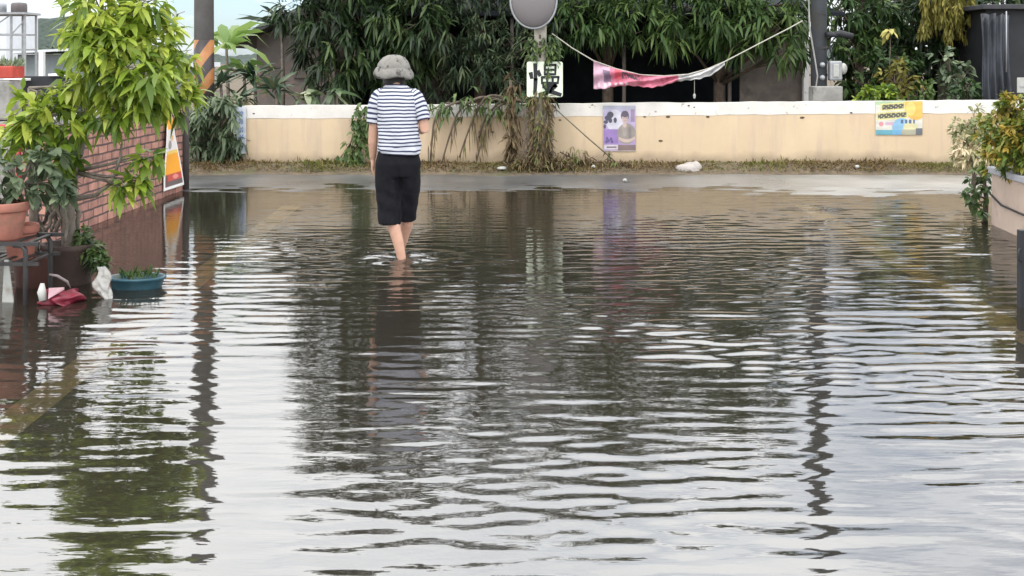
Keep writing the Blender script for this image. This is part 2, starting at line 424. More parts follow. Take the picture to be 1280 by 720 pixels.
def rosettes(tips, outs, k, length, width, droop, spread=.8, down=.15, tone=(.5, .25), tone_c=None):
    """k leaves at each twig tip, fanning out and drooping"""
    n = len(tips)
    base = np.repeat(tips, k, 0) + rng.normal(0, .10 * length, (n * k, 3))
    d = np.repeat(unit(outs), k, 0) * .7 + rng.normal(0, spread, (n * k, 3)) + np.array([0, 0, -down])
    tc_ = np.repeat(rng.normal(tone[0], tone[1], n) if tone_c is None else tone_c, k) + rng.normal(0, .12, n * k)
    V, FL, FS = leaf_arrays(base, d, length * rng.uniform(.65, 1.15, n * k), width * rng.uniform(.7, 1.2, n * k), droop * rng.uniform(.5, 1.4, n * k))
    return V, FL, FS, np.repeat(np.clip(tc_, 0, 1), 6)
def join(parts):
    V, FL, FS, T, o = [], [], [], [], 0
    for v, fl, fs, t in parts:
        V.append(v); FL.append(fl + o); FS.append(fs); T.append(t); o += len(v)
    return np.concatenate(V), np.concatenate(FL), np.concatenate(FS), np.concatenate(T)
def clump_tips(c, r, n, shell=.55, flat=.8):
    d = unit(rng.normal(0, 1, (n, 3)))
    rad = rng.uniform(shell, 1.05, n)[:, None] ** .7
    p = np.array(c) + d * rad * np.array([r, r, r * flat])
    return p, d
def tree(name, label, cat, base, trunk_pts, trunk_r, clumps, lm, k, length, width, droop, tips_per, group=None, bark='bark', down=.15, spread=.8, branch_r=.03, tone=(.5, .22), flat=.8):
    """clumps: (x, y, z, r[, tone]); a trunk with limbs to every clump, a crown of leaves"""
    root = empty(name, base, label, cat, group)
    tb = MB(); tb.tube(trunk_pts, trunk_r, 9, wob=.06)
    tp = [Vector(p) for p in trunk_pts]
    for cl in clumps:
        c = Vector(cl[:3])
        cand = [p for p in tp[1:] if p.z < c.z + .1] or [tp[1]]
        a = min(cand, key=lambda p: (p - c).length)
        mid = a.lerp(c, .5) + Vector((random.uniform(-.1, .1), random.uniform(-.1, .1), .05)) * cl[3]
        tb.tube([a, mid, c], [branch_r, branch_r * .7, branch_r * .3], 6)
        for _ in range(3):
            e = c + Vector([random.uniform(-1, 1) for _ in range(3)]) * cl[3] * .7
            tb.tube([mid, mid.lerp(e, .6) + Vector((0, 0, .03)), e], [branch_r * .45, branch_r * .3, branch_r * .12], 5)
    tb.build('trunk', M[bark], root)
    parts = []
    for cl in clumps:
        nt_ = max(6, int(tips_per * (cl[3] ** 2)))
        p, d = clump_tips(cl[:3], cl[3], nt_, flat=flat)
        t0 = cl[4] if len(cl) > 4 else tone[0]
        parts.append(rosettes(p, d + np.array([0, -.15, .1]), k, length, width, droop, spread, down, (t0, tone[1])))
    V, FL, FS, T = join(parts)
    np_mesh('crown', V, FL, FS, lm, T, True, root)
    return root
def blades(pts, length, width, lean, tone, droop=.3):
    n = len(pts)
    d = np.stack([rng.normal(0, lean, n), rng.normal(0, lean, n), np.ones(n)], 1)
    V, FL, FS = leaf_arrays(pts, d, length * rng.uniform(.5, 1.3, n), width, droop * rng.uniform(.2, 1.6, n))
    return V, FL, FS, np.repeat(np.clip(tone, 0, 1), 6)

LM = {}
LM['mango'] = leaf_mat('leaf_dark', (.014, .027, .012), (.030, .058, .020), (.075, .115, .036), .45, .22, .3)
LM['feather'] = leaf_mat('leaf_feather', (.018, .032, .018), (.045, .072, .036), (.12, .15, .075), .5, .25, .25)
LM['midgreen'] = leaf_mat('leaf_mid', (.020, .042, .013), (.042, .085, .022), (.095, .145, .04), .48, .28, .25)
LM['yellowgreen'] = leaf_mat('leaf_yellowgreen', (.08, .14, .02), (.23, .33, .035), (.47, .53, .09), .42, .42)
LM['greygreen'] = leaf_mat('leaf_greygreen', (.05, .08, .04), (.11, .15, .08), (.24, .29, .17), .5, .25)
LM['broad'] = leaf_mat('leaf_broad', (.03, .06, .03), (.09, .14, .06), (.36, .38, .24), .38, .25)
LM['strap'] = leaf_mat('leaf_strap', (.025, .05, .028), (.06, .10, .05), (.20, .17, .09), .4, .2)
LM['banana'] = leaf_mat('leaf_banana', (.10, .18, .05), (.20, .32, .08), (.34, .44, .14), .4, .45)
LM['dry'] = leaf_mat('leaf_dry', (.10, .07, .04), (.20, .15, .08), (.15, .18, .06), .8, .2, .15)
LM['hanging'] = leaf_mat('leaf_hanging', (.10, .10, .02), (.20, .18, .04), (.32, .27, .07), .6, .3, .2)
LM['orange'] = leaf_mat('leaf_orange', (.06, .11, .02), (.15, .20, .03), (.40, .29, .05), .5, .35)
LM['cream'] = leaf_mat('leaf_cream', (.16, .20, .08), (.32, .32, .16), (.66, .54, .36), .6, .3)
LM['vine'] = leaf_mat('leaf_vine', (.03, .06, .02), (.07, .12, .03), (.14, .19, .06), .5, .25)

# ------------------------------------------------------------------ boundary wall and what hangs on it
WY = 14.55
wall = empty('boundary_wall', (X(780, WY), WY + .08, .03), 'long low peach plastered boundary wall with a white painted top band', 'wall')
def wall_top(x): return .862 + (x + 3.5) * .0078
xl, xr = X(303, WY), 7.4
def weather(m, streak, tide, z_tide, amount=.5):
    n = m.node_tree; N = n.nodes.new; K = n.links.new; b = n.nodes['Principled BSDF']
    src = b.inputs['Base Color'].links[0].from_socket
    t = N('ShaderNodeTexCoord'); mp_ = N('ShaderNodeMapping'); mp_.inputs['Scale'].default_value = (5.5, 1, .7); K(t.outputs['Object'], mp_.inputs['Vector'])
    no = N('ShaderNodeTexNoise'); no.inputs['Scale'].default_value = 1.3; no.inputs['Detail'].default_value = 7; no.inputs['Roughness'].default_value = .6; K(mp_.outputs[0], no.inputs['Vector'])
    r = N('ShaderNodeMapRange'); r.inputs['From Min'].default_value = .5; r.inputs['From Max'].default_value = .78; r.inputs['To Max'].default_value = amount; K(no.outputs['Fac'], r.inputs['Value'])
    m1 = N('ShaderNodeMixRGB'); K(r.outputs[0], m1.inputs['Fac']); K(src, m1.inputs['Color1']); m1.inputs['Color2'].default_value = rgb(streak)
    sp = N('ShaderNodeSeparateXYZ'); K(t.outputs['Object'], sp.inputs[0])
    n2 = N('ShaderNodeTexNoise'); n2.inputs['Scale'].default_value = 2.2; n2.inputs['Detail'].default_value = 8; K(t.outputs['Object'], n2.inputs['Vector'])
    ad = N('ShaderNodeMath'); ad.operation = 'MULTIPLY_ADD'; ad.inputs[1].default_value = -.38; K(n2.outputs['Fac'], ad.inputs[0]); K(sp.outputs['Z'], ad.inputs[2])
    r2 = N('ShaderNodeMapRange'); r2.inputs['From Min'].default_value = z_tide - .19; r2.inputs['From Max'].default_value = z_tide - .06; r2.inputs['To Min'].default_value = .7; r2.inputs['To Max'].default_value = 0; K(ad.outputs[0], r2.inputs['Value'])
    m2 = N('ShaderNodeMixRGB'); K(r2.outputs[0], m2.inputs['Fac']); K(m1.outputs[0], m2.inputs['Color1']); m2.inputs['Color2'].default_value = rgb(tide)
    K(m2.outputs[0], b.inputs['Base Color'])
M['peach'] = mat('peach', (.59, .46, .305), .85, .09, 1.7, bump=.15, bscale=40, stain=(.55, .41, .275), stain_scale=1.6, stain_pos=(.45, .75))
weather(M['peach'], (.44, .34, .27), (.27, .21, .145), .14, .8)
M['bandwhite'] = mat('bandwhite', (.66, .63, .58), .75, .12, 4, bump=.2, bscale=30, stain=(.28, .25, .21), stain_scale=11, stain_pos=(.62, .67))
xs = np.linspace(xl, xr, 40)
wb = MB()
for a, c in zip(xs[:-1], xs[1:]):
    pass
V = [(xl, WY, -.1), (xr, WY, -.1), (xr, WY + .15, -.1), (xl, WY + .15, -.1),
     (xl, WY, wall_top(xl) - .165), (xr, WY, wall_top(xr) - .165), (xr, WY + .15, wall_top(xr) - .165), (xl, WY + .15, wall_top(xl) - .165)]
wb.hexa(V); wb.build('wall_body', M['peach'], wall)
bb = MB(); NS = 60; xs = np.linspace(xl - .003, xr, NS)
RG = []
for i, x in enumerate(xs):
    zt = wall_top(x) + random.uniform(-.006, .004); zb = wall_top(x) - .165 + random.uniform(-.012, .008) * .6
    RG.append([(x, WY - .004, zb), (x, WY - .004, zt), (x, WY + .154, zt), (x, WY + .154, zb)])
bb.rings(RG, smooth=False); bb.build('painted_band', M['bandwhite'], wall)
# chipped plaster pits
for px, py in ((806, 146), (835, 146), (826, 176), (885, 146), (861, 132), (868, 134), (317, 142), (616, 165), (700, 150), (1003, 147), (1064, 141), (1150, 139)):
    c = P(px, py, WY - .006); r = random.uniform(.012, .022)
    RG = [[(c.x + r * s * 1.5 * math.cos(a) * random.uniform(.7, 1.2), WY - dy, c.z + r * s * .7 * math.sin(a)) for a in np.linspace(0, 2 * math.pi, 9)[:-1]] for s, dy in ((1, 0), (.8, .007), (.3, .008))]
    pit = MB(); pit.rings(RG); pit.build('plaster_chip', M['soil'], wall)

ow = empty('old_wall', (X(262, 14.9), 14.95, .03), 'short stained tan wall half hidden by plants at the utility pole', 'wall')
M['tan'] = mat('tan', (.36, .30, .21), .9, .3, 4, bump=.4, stain=(.12, .11, .07), stain_scale=3.5)
MB().box(X(120, 14.9), X(299, 14.9), 14.88, 15.02, -.1, .66).build('wall_body', M['tan'], ow, .01)
MB().box(X(120, 14.9), X(299, 14.9) + .006, 14.87, 15.03, .66, .70).build('coping', M['concrete'], ow, .008)

# printed sheets: fine grids with the print as a colour attribute
def sheet(name, px0, py0, px1, py1, Y, fn, parent=None, nx=70, ny=70, thick=.004, bulge=.004):
    us = np.linspace(0, 1, nx); vs = np.linspace(0, 1, ny)
    U, Vv = np.meshgrid(us, vs)
    x = X(px0, Y) + (X(px1, Y) - X(px0, Y)) * U; z = Z(py0, Y) + (Z(py1, Y) - Z(py0, Y)) * Vv
    y = Y - bulge * (np.sin(U * 7 + Vv * 3) * np.sin(Vv * 6 + 1) + 1) * .5
    C = fn(U, Vv)
    C = C * (.80 + .10 * np.sin(U * 9 + Vv * 13) * np.sin(Vv * 17 - U * 5) + rng.normal(0, .04, U.shape))[..., None] * .88 + .05
    front = np.stack([x.ravel(), y.ravel(), z.ravel()], 1); back = front + np.array([0, thick, 0])
    i = (np.arange(ny - 1)[:, None] * nx + np.arange(nx - 1)[None, :]).ravel()
    f1 = np.stack([i, i + nx, i + nx + 1, i + 1], 1); n0 = nx * ny
    f2 = f1[:, ::-1] + n0
    bord = np.concatenate([np.arange(nx), np.arange(2, ny) * nx - 1 , [n0 - 1], n0 - 1 - np.arange(1, nx), (np.arange(ny - 2, 0, -1)) * nx])
    b2 = np.roll(bord, -1)
    f3 = np.stack([bord, b2, b2 + n0, bord + n0], 1)
    FL = np.concatenate([f1, f2, f3]).ravel()
    return np_mesh(name, np.concatenate([front, back]), FL, np.full(len(FL) // 4, 4), M['print'], None, False, parent, np.concatenate([C.reshape(-1, 3)] * 2))
def ell(U, V, cx, cy, rx, ry): return ((U - cx) / rx) ** 2 + ((V - cy) / ry) ** 2 < 1
def rect(U, V, a, b, c, d): return (U > a) & (U < c) & (V > b) & (V < d)
def put(C, mask, col): C[mask] = col
def purple(U, V):
    C = np.zeros(U.shape + (3,)); w = np.clip(V * 1.2, 0, 1)[..., None]
    C[:] = np.array([.52, .47, .64]) * (1 - w) + np.array([.40, .27, .52]) * w
    put(C, V < .08, (.42, .42, .52))
    put(C, ell(U, V, .36, .33, .27, .24), (.66, .64, .72))
    put(C, rect(U, V, .85, .08, .97, .36), (.30, .20, .33))
    put(C, rect(U, V, .02, .52, .45, .84), (.30, .17, .48))
    put(C, ell(U, V, .72, .62, .29, .23), (.30, .25, .22)); put(C, ell(U, V, .66, .52, .07, .16), (.36, .31, .27)); put(C, ell(U, V, .82, .62, .05, .16), (.22, .18, .16))                       # shirt
    put(C, ell(U, V, .67, .225, .125, .115), (.07, .045, .08))                    # hair
    put(C, ell(U, V, .67, .285, .092, .105), (.60, .43, .39)); put(C, ell(U, V, .675, .20, .11, .055), (.07, .045, .08))
    for cx in (.635, .705): put(C, ell(U, V, cx, .272, .018, .009), (.16, .09, .09))
    put(C, ell(U, V, .67, .335, .028, .008), (.42, .20, .20))                    # face
    put(C, ell(U, V, .665, .43, .06, .05), (.58, .43, .38))
    put(C, (np.abs(V - .80 - .12 * (U - .72) ** 2 * 8 * -1 + .03) < .035) & (U > .48) & (U < .98), (.62, .46, .39))  # folded arms
    put(C, (V > .86) & (U > .45), (.20, .12, .11))
    for cx, cy, rx_, ry_ in ((.22, .20, .10, .07), (.15, .27, .11, .06), (.22, .33, .06, .05), (.08, .36, .07, .04), (.05, .46, .04, .05), (.37, .32, .05, .06)):
        put(C, ell(U, V, cx, cy, rx_, ry_), (.035, .03, .07))
    for cx, cy in ((.12, .72), (.16, .77), (.24, .73), (.27, .79), (.10, .79)): put(C, ell(U, V, cx, cy, .045, .035), (.10, .05, .22))
    put(C, rect(U, V, .03, .86, .46, .96), (.66, .60, .64)); put(C, rect(U, V, .11, .895, .41, .93), (.16, .08, .12))
    put(C, rect(U, V, -1, .985, 2, 2), (.66, .58, .54))
    return C
o = sheet('poster', 754, 132, 794.5, 189, WY - .012, purple, nx=90, ny=120)
tag(o, 'faded purple portrait poster of a person in a brown top with folded arms', 'poster', 'posters on the boundary wall', 'thing')
def bright(U, V):
    C = np.zeros(U.shape + (3,)); C[:] = (.72, .70, .60)
    put(C, V < .12, (.42, .58, .34))
    put(C, ell(U, V, .86, .18, .24, .38), (.90, .48, .05)); put(C, rect(U, V, .62, -1, 1, .46), (.88, .50, .06))
    put(C, ell(U, V, .75, .22, .10, .2), (.95, .68, .16))
    sl = V + .10 * (U - .3)
    for a, c, y0, y1 in ((.14, .60, .10, .24), (.05, .66, .36, .50)):
        base = (U > a) & (U < c) & (sl > y0) & (sl < y1)
        put(C, (U > a - .03) & (U < c + .03) & (sl > y0 - .04) & (sl < y1 + .04), (.74, .66, .22))
        put(C, base, (.05, .045, .03))
        put(C, base & (np.sin(U * 62) * np.sin(sl * 60 + U * 9) > .62), (.70, .62, .25))
    put(C, ell(U, V, .55, .80, .20, .30), (.25, .50, .72)); put(C, ell(U, V, .75, .78, .16, .16), (.72, .66, .36))
    put(C, ell(U, V, .12, .68, .05, .07), (.70, .25, .28)); put(C, rect(U, V, .20, .63, .38, .72), (.60, .38, .50))
    put(C, rect(U, V, .54, .55, .84, .66) & (np.sin(U * 70) > -.3), (.06, .10, .20))
    put(C, rect(U, V, 0, .86, .36, 1.1), (.08, .36, .45)); put(C, rect(U, V, .36, .86, .55, 1.1), (.12, .40, .66))
    put(C, rect(U, V, .55, .84, .88, 1.1), (.40, .38, .26)); put(C, rect(U, V, .86, .80, 1.1, 1.1), (.10, .11, .13))
    return C
o = sheet('poster', 1094.5, 126.5, 1153, 168.5, WY - .012, bright, nx=110, ny=80)
tag(o, 'colourful poster with slanted black lettering, orange corner and teal bottom strip on the peach wall', 'poster', 'posters on the boundary wall', 'thing')
def notice(U, V):
    C = np.zeros(U.shape + (3,)); C[:] = (.66, .72, .80)
    for k in range(5):
        c = .14 + k * .17
        put(C, (np.abs(V - c) < .055) & (np.abs(U - .62) < .2) & (np.sin(U * 31 + k * 2) * np.sin(V * 85 + k) > -.35), (.16, .25, .50))
    return C
o = sheet('notice_board', 292, 134, 307, 192, WY - .05, notice, nx=40, ny=110, thick=.03, bulge=.002)
tag(o, 'narrow pale blue upright notice with a column of blue writing at the wall end', 'notice', None, 'thing')

# ------------------------------------------------------------------ mirror pole with sign, rope and banner
PY_ = 14.28
pole = empty('traffic_mirror', (X(675, PY_), PY_, gz(X(675, PY_), PY_)), 'round grey traffic mirror on a pale weathered post overgrown with creepers', 'mirror')
px_ = X(675.5, PY_); zt = Z(-20, PY_)
MB().box(px_ - .077, px_ + .077, PY_ - .055, PY_ + .055, -.05, zt).build('post', M['postpale'], pole, .012)
for py in (46, 54, 62, 70): MB().box(px_ - .018, px_ + .006, PY_ - .058, PY_ - .05, Z(py + 2.5, PY_), Z(py - 2.5, PY_)).build('post_slot', M['soil'], pole)
mc = P(667, 1, PY_ - .16); rm = .325
m_, n_, b_ = new_mat('mirror_back'); b_.inputs['Base Color'].default_value = (.17, .155, .155, 1); b_.inputs['Roughness'].default_value = .5; b_.inputs['Metallic'].default_value = .2
M['mirrorback'] = m_
dish = MB(); RG = []
for r, y in ((.02, -.075), (.12, -.07), (.2, -.052), (.26, -.028), (.285, 0), (.285, .03), (.1, .03)):
    RG.append([(mc.x + r * .98 * math.cos(a), mc.y + y, mc.z + r * 1.2 * math.sin(a)) for a in np.linspace(0, 2 * math.pi, 41)[:-1]])
dish.rings(RG); dish.build('dish', M['mirrorback'], pole)
rim = MB(); rim.tube([(mc.x + .29 * math.cos(a), mc.y + .005, mc.z + .347 * math.sin(a)) for a in np.linspace(0, 2 * math.pi, 49)], .014, 8, cap=False)
rim.build('rim', M['greymetal'], pole)
MB().tube([(mc.x + .06, mc.y + .02, mc.z), (px_, PY_ - .04, mc.z)], .025, 8).build('bracket', M['greymetal'], pole)
def creeper(root, x, y, z0, z1, r, n, lm, length, width, name='creeper', dense=1.0):
    z = rng.uniform(z0, z1, n); a = rng.uniform(0, 2 * math.pi, n)
    base = np.stack([x + np.cos(a) * r * rng.uniform(.6, 1.3, n), y + np.sin(a) * r * rng.uniform(.6, 1.2, n), z], 1)
    d = np.stack([np.cos(a), np.sin(a) - .3, rng.normal(-.35, .35, n)], 1)
    V, FL, FS, T = rosettes(base, d, 4, length, width, .5, .5, .25, (.5, .3))
    return np_mesh(name, V, FL, FS, lm, T, True, root)
creeper(pole, px_ + .12, PY_ - .02, Z(74, PY_), Z(45, PY_), .08, 60, LM['vine'], .10, .035)
creeper(pole, px_ - .10, PY_ - .02, Z(74, PY_), Z(48, PY_), .05, 26, LM['vine'], .09, .03)
creeper(pole, px_, PY_ - .03, .06, Z(112, PY_), .105, 380, LM['dry'], .10, .016)
st = MB()
for k in range(9):
    a = random.uniform(0, 6.28); xx = px_ + .15 * math.cos(a) * 1.2
    st.tube([(xx + random.uniform(-.06, .06), PY_ - .09, .05 + .1 * i + random.uniform(-.02, .02)) for i in range(0, 9)], .008, 5)
st.build('creeper_stems', M['bark'], pole)

SY_ = PY_ - .085
sg = empty('slow_sign', P(681, 121, SY_), 'square white sign with a black brush character on the mirror post, crossed by creepers', 'sign')
def rrect(x0, x1, z0, z1, r, n=5):
    pts = []
    for cx, cz, a0 in ((x1 - r, z1 - r, 0), (x0 + r, z1 - r, 90), (x0 + r, z0 + r, 180), (x1 - r, z0 + r, 270)):
        for i in range(n + 1):
            a = R(a0 + 90 * i / n); pts.append((cx + r * math.cos(a), cz + r * math.sin(a)))
    return pts
def slab(mb, pts, y0, y1, mi=0):
    mb.rings([[(x, y0, z) for x, z in pts], [(x, y1, z) for x, z in pts]], mi, True, False)
x0, x1, z0, z1 = X(658.5, SY_), X(703.5, SY_), Z(121.5, SY_), Z(77, SY_)
pb = MB(); slab(pb, rrect(x0, x1, z0, z1, .03), SY_, SY_ + .012)
M['signwhite'] = mat('signwhite', (.70, .76, .60), .45, .1, 6, stain=(.45, .48, .34), stain_scale=9, stain_pos=(.58, .75))
pb.build('sign_plate', M['signwhite'], sg, .003)
# the character 慢, stroke by stroke, in sign units (0..1 across, 0..1 down)
stk = [[(.235, .08), (.245, .5), (.225, .90)], [(.11, .33), (.135, .45)], [(.31, .28), (.36, .38)],
       [(.50, .10), (.50, .36)], [(.50, .10), (.80, .09), (.79, .36)], [(.50, .23), (.78, .23)], [(.50, .355), (.78, .355)],
       [(.42, .44), (.42, .60)], [(.42, .44), (.88, .43), (.86, .60)], [(.565, .44), (.565, .60)], [(.72, .44), (.72, .60)], [(.42, .60), (.87, .60)],
       [(.46, .68), (.80, .67), (.70, .78), (.55, .88), (.36, .93)], [(.52, .72), (.66, .84), (.93, .93)]]
ch = MB()
for i, s in enumerate(stk):
    w = .06 if i in (0, 1, 2) else (.06 if i >= 12 else .034)
    pts = [(x0 + (x1 - x0) * u, z1 - (z1 - z0) * v) for u, v in s]
    for (ax, az), (bx, bz) in zip(pts[:-1], pts[1:]):
        dx, dz = bx - ax, bz - az; l = math.hypot(dx, dz) or 1; nx_, nz_ = -dz / l * w * .5 * .9, dx / l * w * .5
        ex, ez = dx / l * w * .25, dz / l * w * .25
        yy = SY_ - .002 - i * .0002
        slab(ch, [(ax - ex + nx_, az - ez + nz_), (ax - ex - nx_, az - ez - nz_), (bx + ex - nx_ * .8, bz + ez - nz_ * .8), (bx + ex + nx_ * .8, bz + ez + nz_ * .8)], yy, SY_ + .003)
ch.build('character', M['black'], sg)
creeper(sg, X(684, SY_), SY_ - .03, Z(121, SY_), Z(74, SY_), .016, 18, LM['vine'], .05, .022)

# guy wire
gw = MB(); gw.tube([P(690, 132, PY_ - .02), P(732, 170, PY_ + .0), P(776, 208, PY_ + .05)], .009, 6)
tag(gw.build('guy_wire', M['wire']), 'rusty guy wire slanting from the mirror post down to the verge', 'wire', None, 'thing')

# rope and pink banner
rope_px = [(690, 42, 14.25), (715, 60, 14.3), (742, 76, 14.35), (770, 86, 14.4), (800, 93.5, 14.45), (830, 95, 14.5), (860, 93, 14.6), (885, 86, 14.7), (906, 77, 14.8), (950, 54, 15.0), (985, 36, 15.15), (1003, 26, 15.25)]
rp = [P(*q) for q in rope_px]
tag(MB().tube(rp, .008, 6).build('rope', M['rope']), 'sagging pale rope strung from the mirror post to the white corner post', 'rope', None, 'thing')
pxs = np.array([742, 755, 770, 785, 800, 815, 830, 845, 860, 875, 890, 906.])
tops = np.array([76, 80.5, 86, 90, 93.5, 94.5, 95, 95, 93, 90, 84.5, 77])
bots = np.array([111, 111, 108, 107, 108, 109.5, 107, 102, 100, 98.5, 94, 82])
nu, nv = 110, 22
us = np.linspace(742, 906, nu); tt = np.interp(us, pxs, tops); bo = np.interp(us, pxs, bots); yy = np.interp(us, [q[0] for q in rope_px], [q[2] for q in rope_px])
V = []; C = []
for j in range(nv):
    w = j / (nv - 1)
    for i in range(nu):
        Y = yy[i] + .05 * w * math.sin(i * .33 + w * 2) + .03 * math.sin(w * 9 + i * .16) - .02
        v = P(us[i], tt[i] * (1 - w) + bo[i] * w + .5 * math.sin(i * .8) * w, Y); V.append(v)
        u = us[i]
        c = np.array([.62, .36, .46])
        if u > 762: c = np.array([.64, .16, .24])
        if u > 768 and u < 776 and w < .6: c = np.array([.70, .08, .12])
        if 752 < u < 764 and .22 < w < .75 and abs(u - 757 - w * 4) < 4.5: c = np.array([.16, .09, .16])
        if 778 < u < 800 and .05 < w < .5 and math.sin(u * 1.3) * math.sin(w * 14 + u) > -.1: c = np.array([.07, .04, .05])
        if 748 < u < 790 and .78 < w < .92 and math.sin(u * .9) > .1: c = np.array([.72, .62, .66])
        if 800 < u < 848 and .2 < w < .45 and math.sin(u * .8) > .2: c = np.array([.44, .12, .19])
        if u > 848: c = np.array([.62, .61, .60]) * (.85 if math.sin(u * .5 + w * 5) > .4 else 1)
        C.append(np.clip(c * (.74 + .10 * math.sin(u * .7 + w * 6) * math.sin(w * 9 - u * .3) + random.gauss(0, .05)) + .02, 0, 1))
i = (np.arange(nv - 1)[:, None] * nu + np.arange(nu - 1)[None, :]).ravel()
FL = np.stack([i, i + nu, i + nu + 1, i + 1], 1).ravel()
o = np_mesh('banner', V, FL, np.full(len(i), 4), M['print'], None, True, None, np.array(C))
sm_ = o.modifiers.new('solid', 'SOLIDIFY'); sm_.thickness = .003
tag(o, 'crumpled pink and white cloth banner sagging from the rope above the wall', 'banner', None, 'thing')
dz = empty('hanging_weight', P(868, 98, 14.62), 'small white weight dangling on a string below the banner', 'weight')
MB().tube([P(868, 96, 14.62), P(868, 117, 14.62)], .004, 5).build('string', M['rope'], dz)
MB().ball(P(868, 120, 14.62), (.018, .018, .035), 8, 6).build('weight', M['whiteplastic'], dz)

# ------------------------------------------------------------------ buildings behind the wall
hs = empty('house', (X(375, 20), 20.5, .05), 'grey brown house with a dark sloping roof behind the trees', 'house')
hx0, hx1 = X(321, 19), X(560, 19)
hw = MB(); hw.hexa([(hx0, 19, 0), (hx1, 19, 0), (hx1, 23, 0), (hx0, 23, 0), (hx0, 19, 1.86), (hx1, 19, 3.0), (hx1, 23, 3.0), (hx0, 23, 1.86)])
hw.build('wall', mat('housewall', (.20, .175, .16), .9, .3, 2.5, bump=.3, stain=(.28, .18, .15), stain_scale=1.6), hs)
ra, rb = P(284, 60, 18.6), P(398, 4, 18.6)
dx = (rb - ra); e1 = ra; e2 = ra + dx * 1.9
rf = MB(); rf.hexa([(e1.x, 18.5, e1.z), (e2.x, 18.5, e2.z), (e2.x, 23.3, e2.z), (e1.x, 23.3, e1.z), (e1.x, 18.5, e1.z + .09), (e2.x, 18.5, e2.z + .09), (e2.x, 23.3, e2.z + .09), (e1.x, 23.3, e1.z + .09)])
rf.build('roof', M['roof'], hs, .01)
MB().bar((hx0 + .9, 18.97, 1.15), (hx0 + .9, 18.97, 1.75), .55, .05).build('shutter', M['shedbrown'], hs, .01)

sh = empty('shelter', (X(800, 18), 18.5, .05), 'dark shelter with near-black sheets standing in for deep shade behind the wall', 'shelter')
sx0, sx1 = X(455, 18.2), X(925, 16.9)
nb = MB(); nb.box(sx0, 4.9, 19.4, 19.46, 0, 2.6); nb.build('back_shade', M['shadeblack'], sh)  # back, side and roof sheets added to paint the deep shade behind the wall
nb = MB(); nb.hexa([(sx0, 17.2, 0), (sx0 + .05, 17.2, 0), (sx0 + .05, 19.4, 0), (sx0, 19.4, 0), (sx0, 17.2, 2.3), (sx0 + .05, 17.2, 2.3), (sx0 + .05, 19.4, 2.6), (sx0, 19.4, 2.6)]); nb.build('side_shade', M['shadeblack'], sh)
nb = MB(); nb.hexa([(sx0 - .2, 16.8, 2.12), (5.0, 16.8, 2.12), (5.0, 19.7, 2.5), (sx0 - .2, 19.7, 2.5), (sx0 - .2, 16.8, 2.18), (5.0, 16.8, 2.18), (5.0, 19.7, 2.56), (sx0 - .2, 19.7, 2.56)]); nb.build('roof', M['shadeblack'], sh, .01)
nb = MB(); nb.box(sx1, X(1004, 16.9), 16.9, 16.96, 0, 2.1); nb.build('front_panel', M['shedbrown'], sh)
nb = MB(); nb.box(X(1004, 16.8), X(1004, 16.8) + .085, 16.78, 16.89, 0, 2.1); nb.build('corner_post', M['whitepaint'], sh, .008)['label'] = 'white painted corner post'
for px in (912, 780, 640): MB().tube([(X(px, 17), 17, 0), (X(px, 17), 17, 2.1)], .03, 8).build('post', M['shedbrown'], sh)

ds = empty('black_shed', (X(1260, 16.6), 17, .05), 'black shed hung with a dark tarpaulin beyond the orange hedge', 'shed')
a0, a1 = X(1232, 16.4), X(1420, 16.4)
MB().box(a0, a1, 16.4, 18.5, 0, Z(12, 16.4)).build('wall', M['black'], ds, .01)
MB().box(a0 - .1, a1 + .1, 16.25, 18.6, Z(12, 16.4), Z(12, 16.4) + .07).build('roof', M['roof'], ds, .01)
tp = MB(); RG = []
for j in range(14):
    z = .1 + (Z(18, 16.2) - .1) * j / 13
    RG.append([(X(1228 + k * 34 / 23, 16.2), 16.22 - .05 * math.sin(k * 1.1 + .25 * j) - .03 * math.sin(j * .7 + k), z + .02 * math.sin(k * .8)) for k in range(24)])
Vt = [p for r in RG for p in r]; Ft = [(j * 24 + k, j * 24 + k + 1, (j + 1) * 24 + k + 1, (j + 1) * 24 + k) for j in range(13) for k in range(23)]
tp.add(Vt, Ft, 0, True)
o = tp.build('tarpaulin', mat('tarp', (.045, .05, .06), .45, .4, 4), ds); so = o.modifiers.new('s', 'SOLIDIFY'); so.thickness = .01
MB().tube([P(1258, 14, 16.1), P(1258, 90, 16.1)], .01, 6).build('tarp_pole', M['greymetal'], ds)

# utility poles
up = empty('utility_pole', (X(255, 15), 15.0, .05), 'grey concrete utility pole wrapped in orange and black warning stripes', 'utility pole', 'utility poles')
ux = X(255, 15)
MB().tube([(ux, 15, -.05), (ux, 15, 2.5), (ux, 15, 5.3)], [.135, .128, .115], 20).build('pole', mat('pole_grey_brown', (.10, .095, .09), .85, .25, 5, bump=.25), up)
m, n, b = new_mat('warning_wrap'); N = n.nodes.new; K = n.links.new
t = N('ShaderNodeTexCoord'); sp = N('ShaderNodeSeparateXYZ'); K(t.outputs['Object'], sp.inputs[0])
ma = N('ShaderNodeMath'); ma.operation = 'MULTIPLY_ADD'; ma.inputs[1].default_value = -1.5; K(sp.outputs['X'], ma.inputs[0]); K(sp.outputs['Z'], ma.inputs[2])
mb_ = N('ShaderNodeMath'); mb_.operation = 'MULTIPLY'; mb_.inputs[1].default_value = 2.45; K(ma.outputs[0], mb_.inputs[0])
mc_ = N('ShaderNodeMath'); mc_.operation = 'FRACT'; K(mb_.outputs[0], mc_.inputs[0])
md = N('ShaderNodeMath'); md.operation = 'GREATER_THAN'; md.inputs[1].default_value = .5; K(mc_.outputs[0], md.inputs[0])
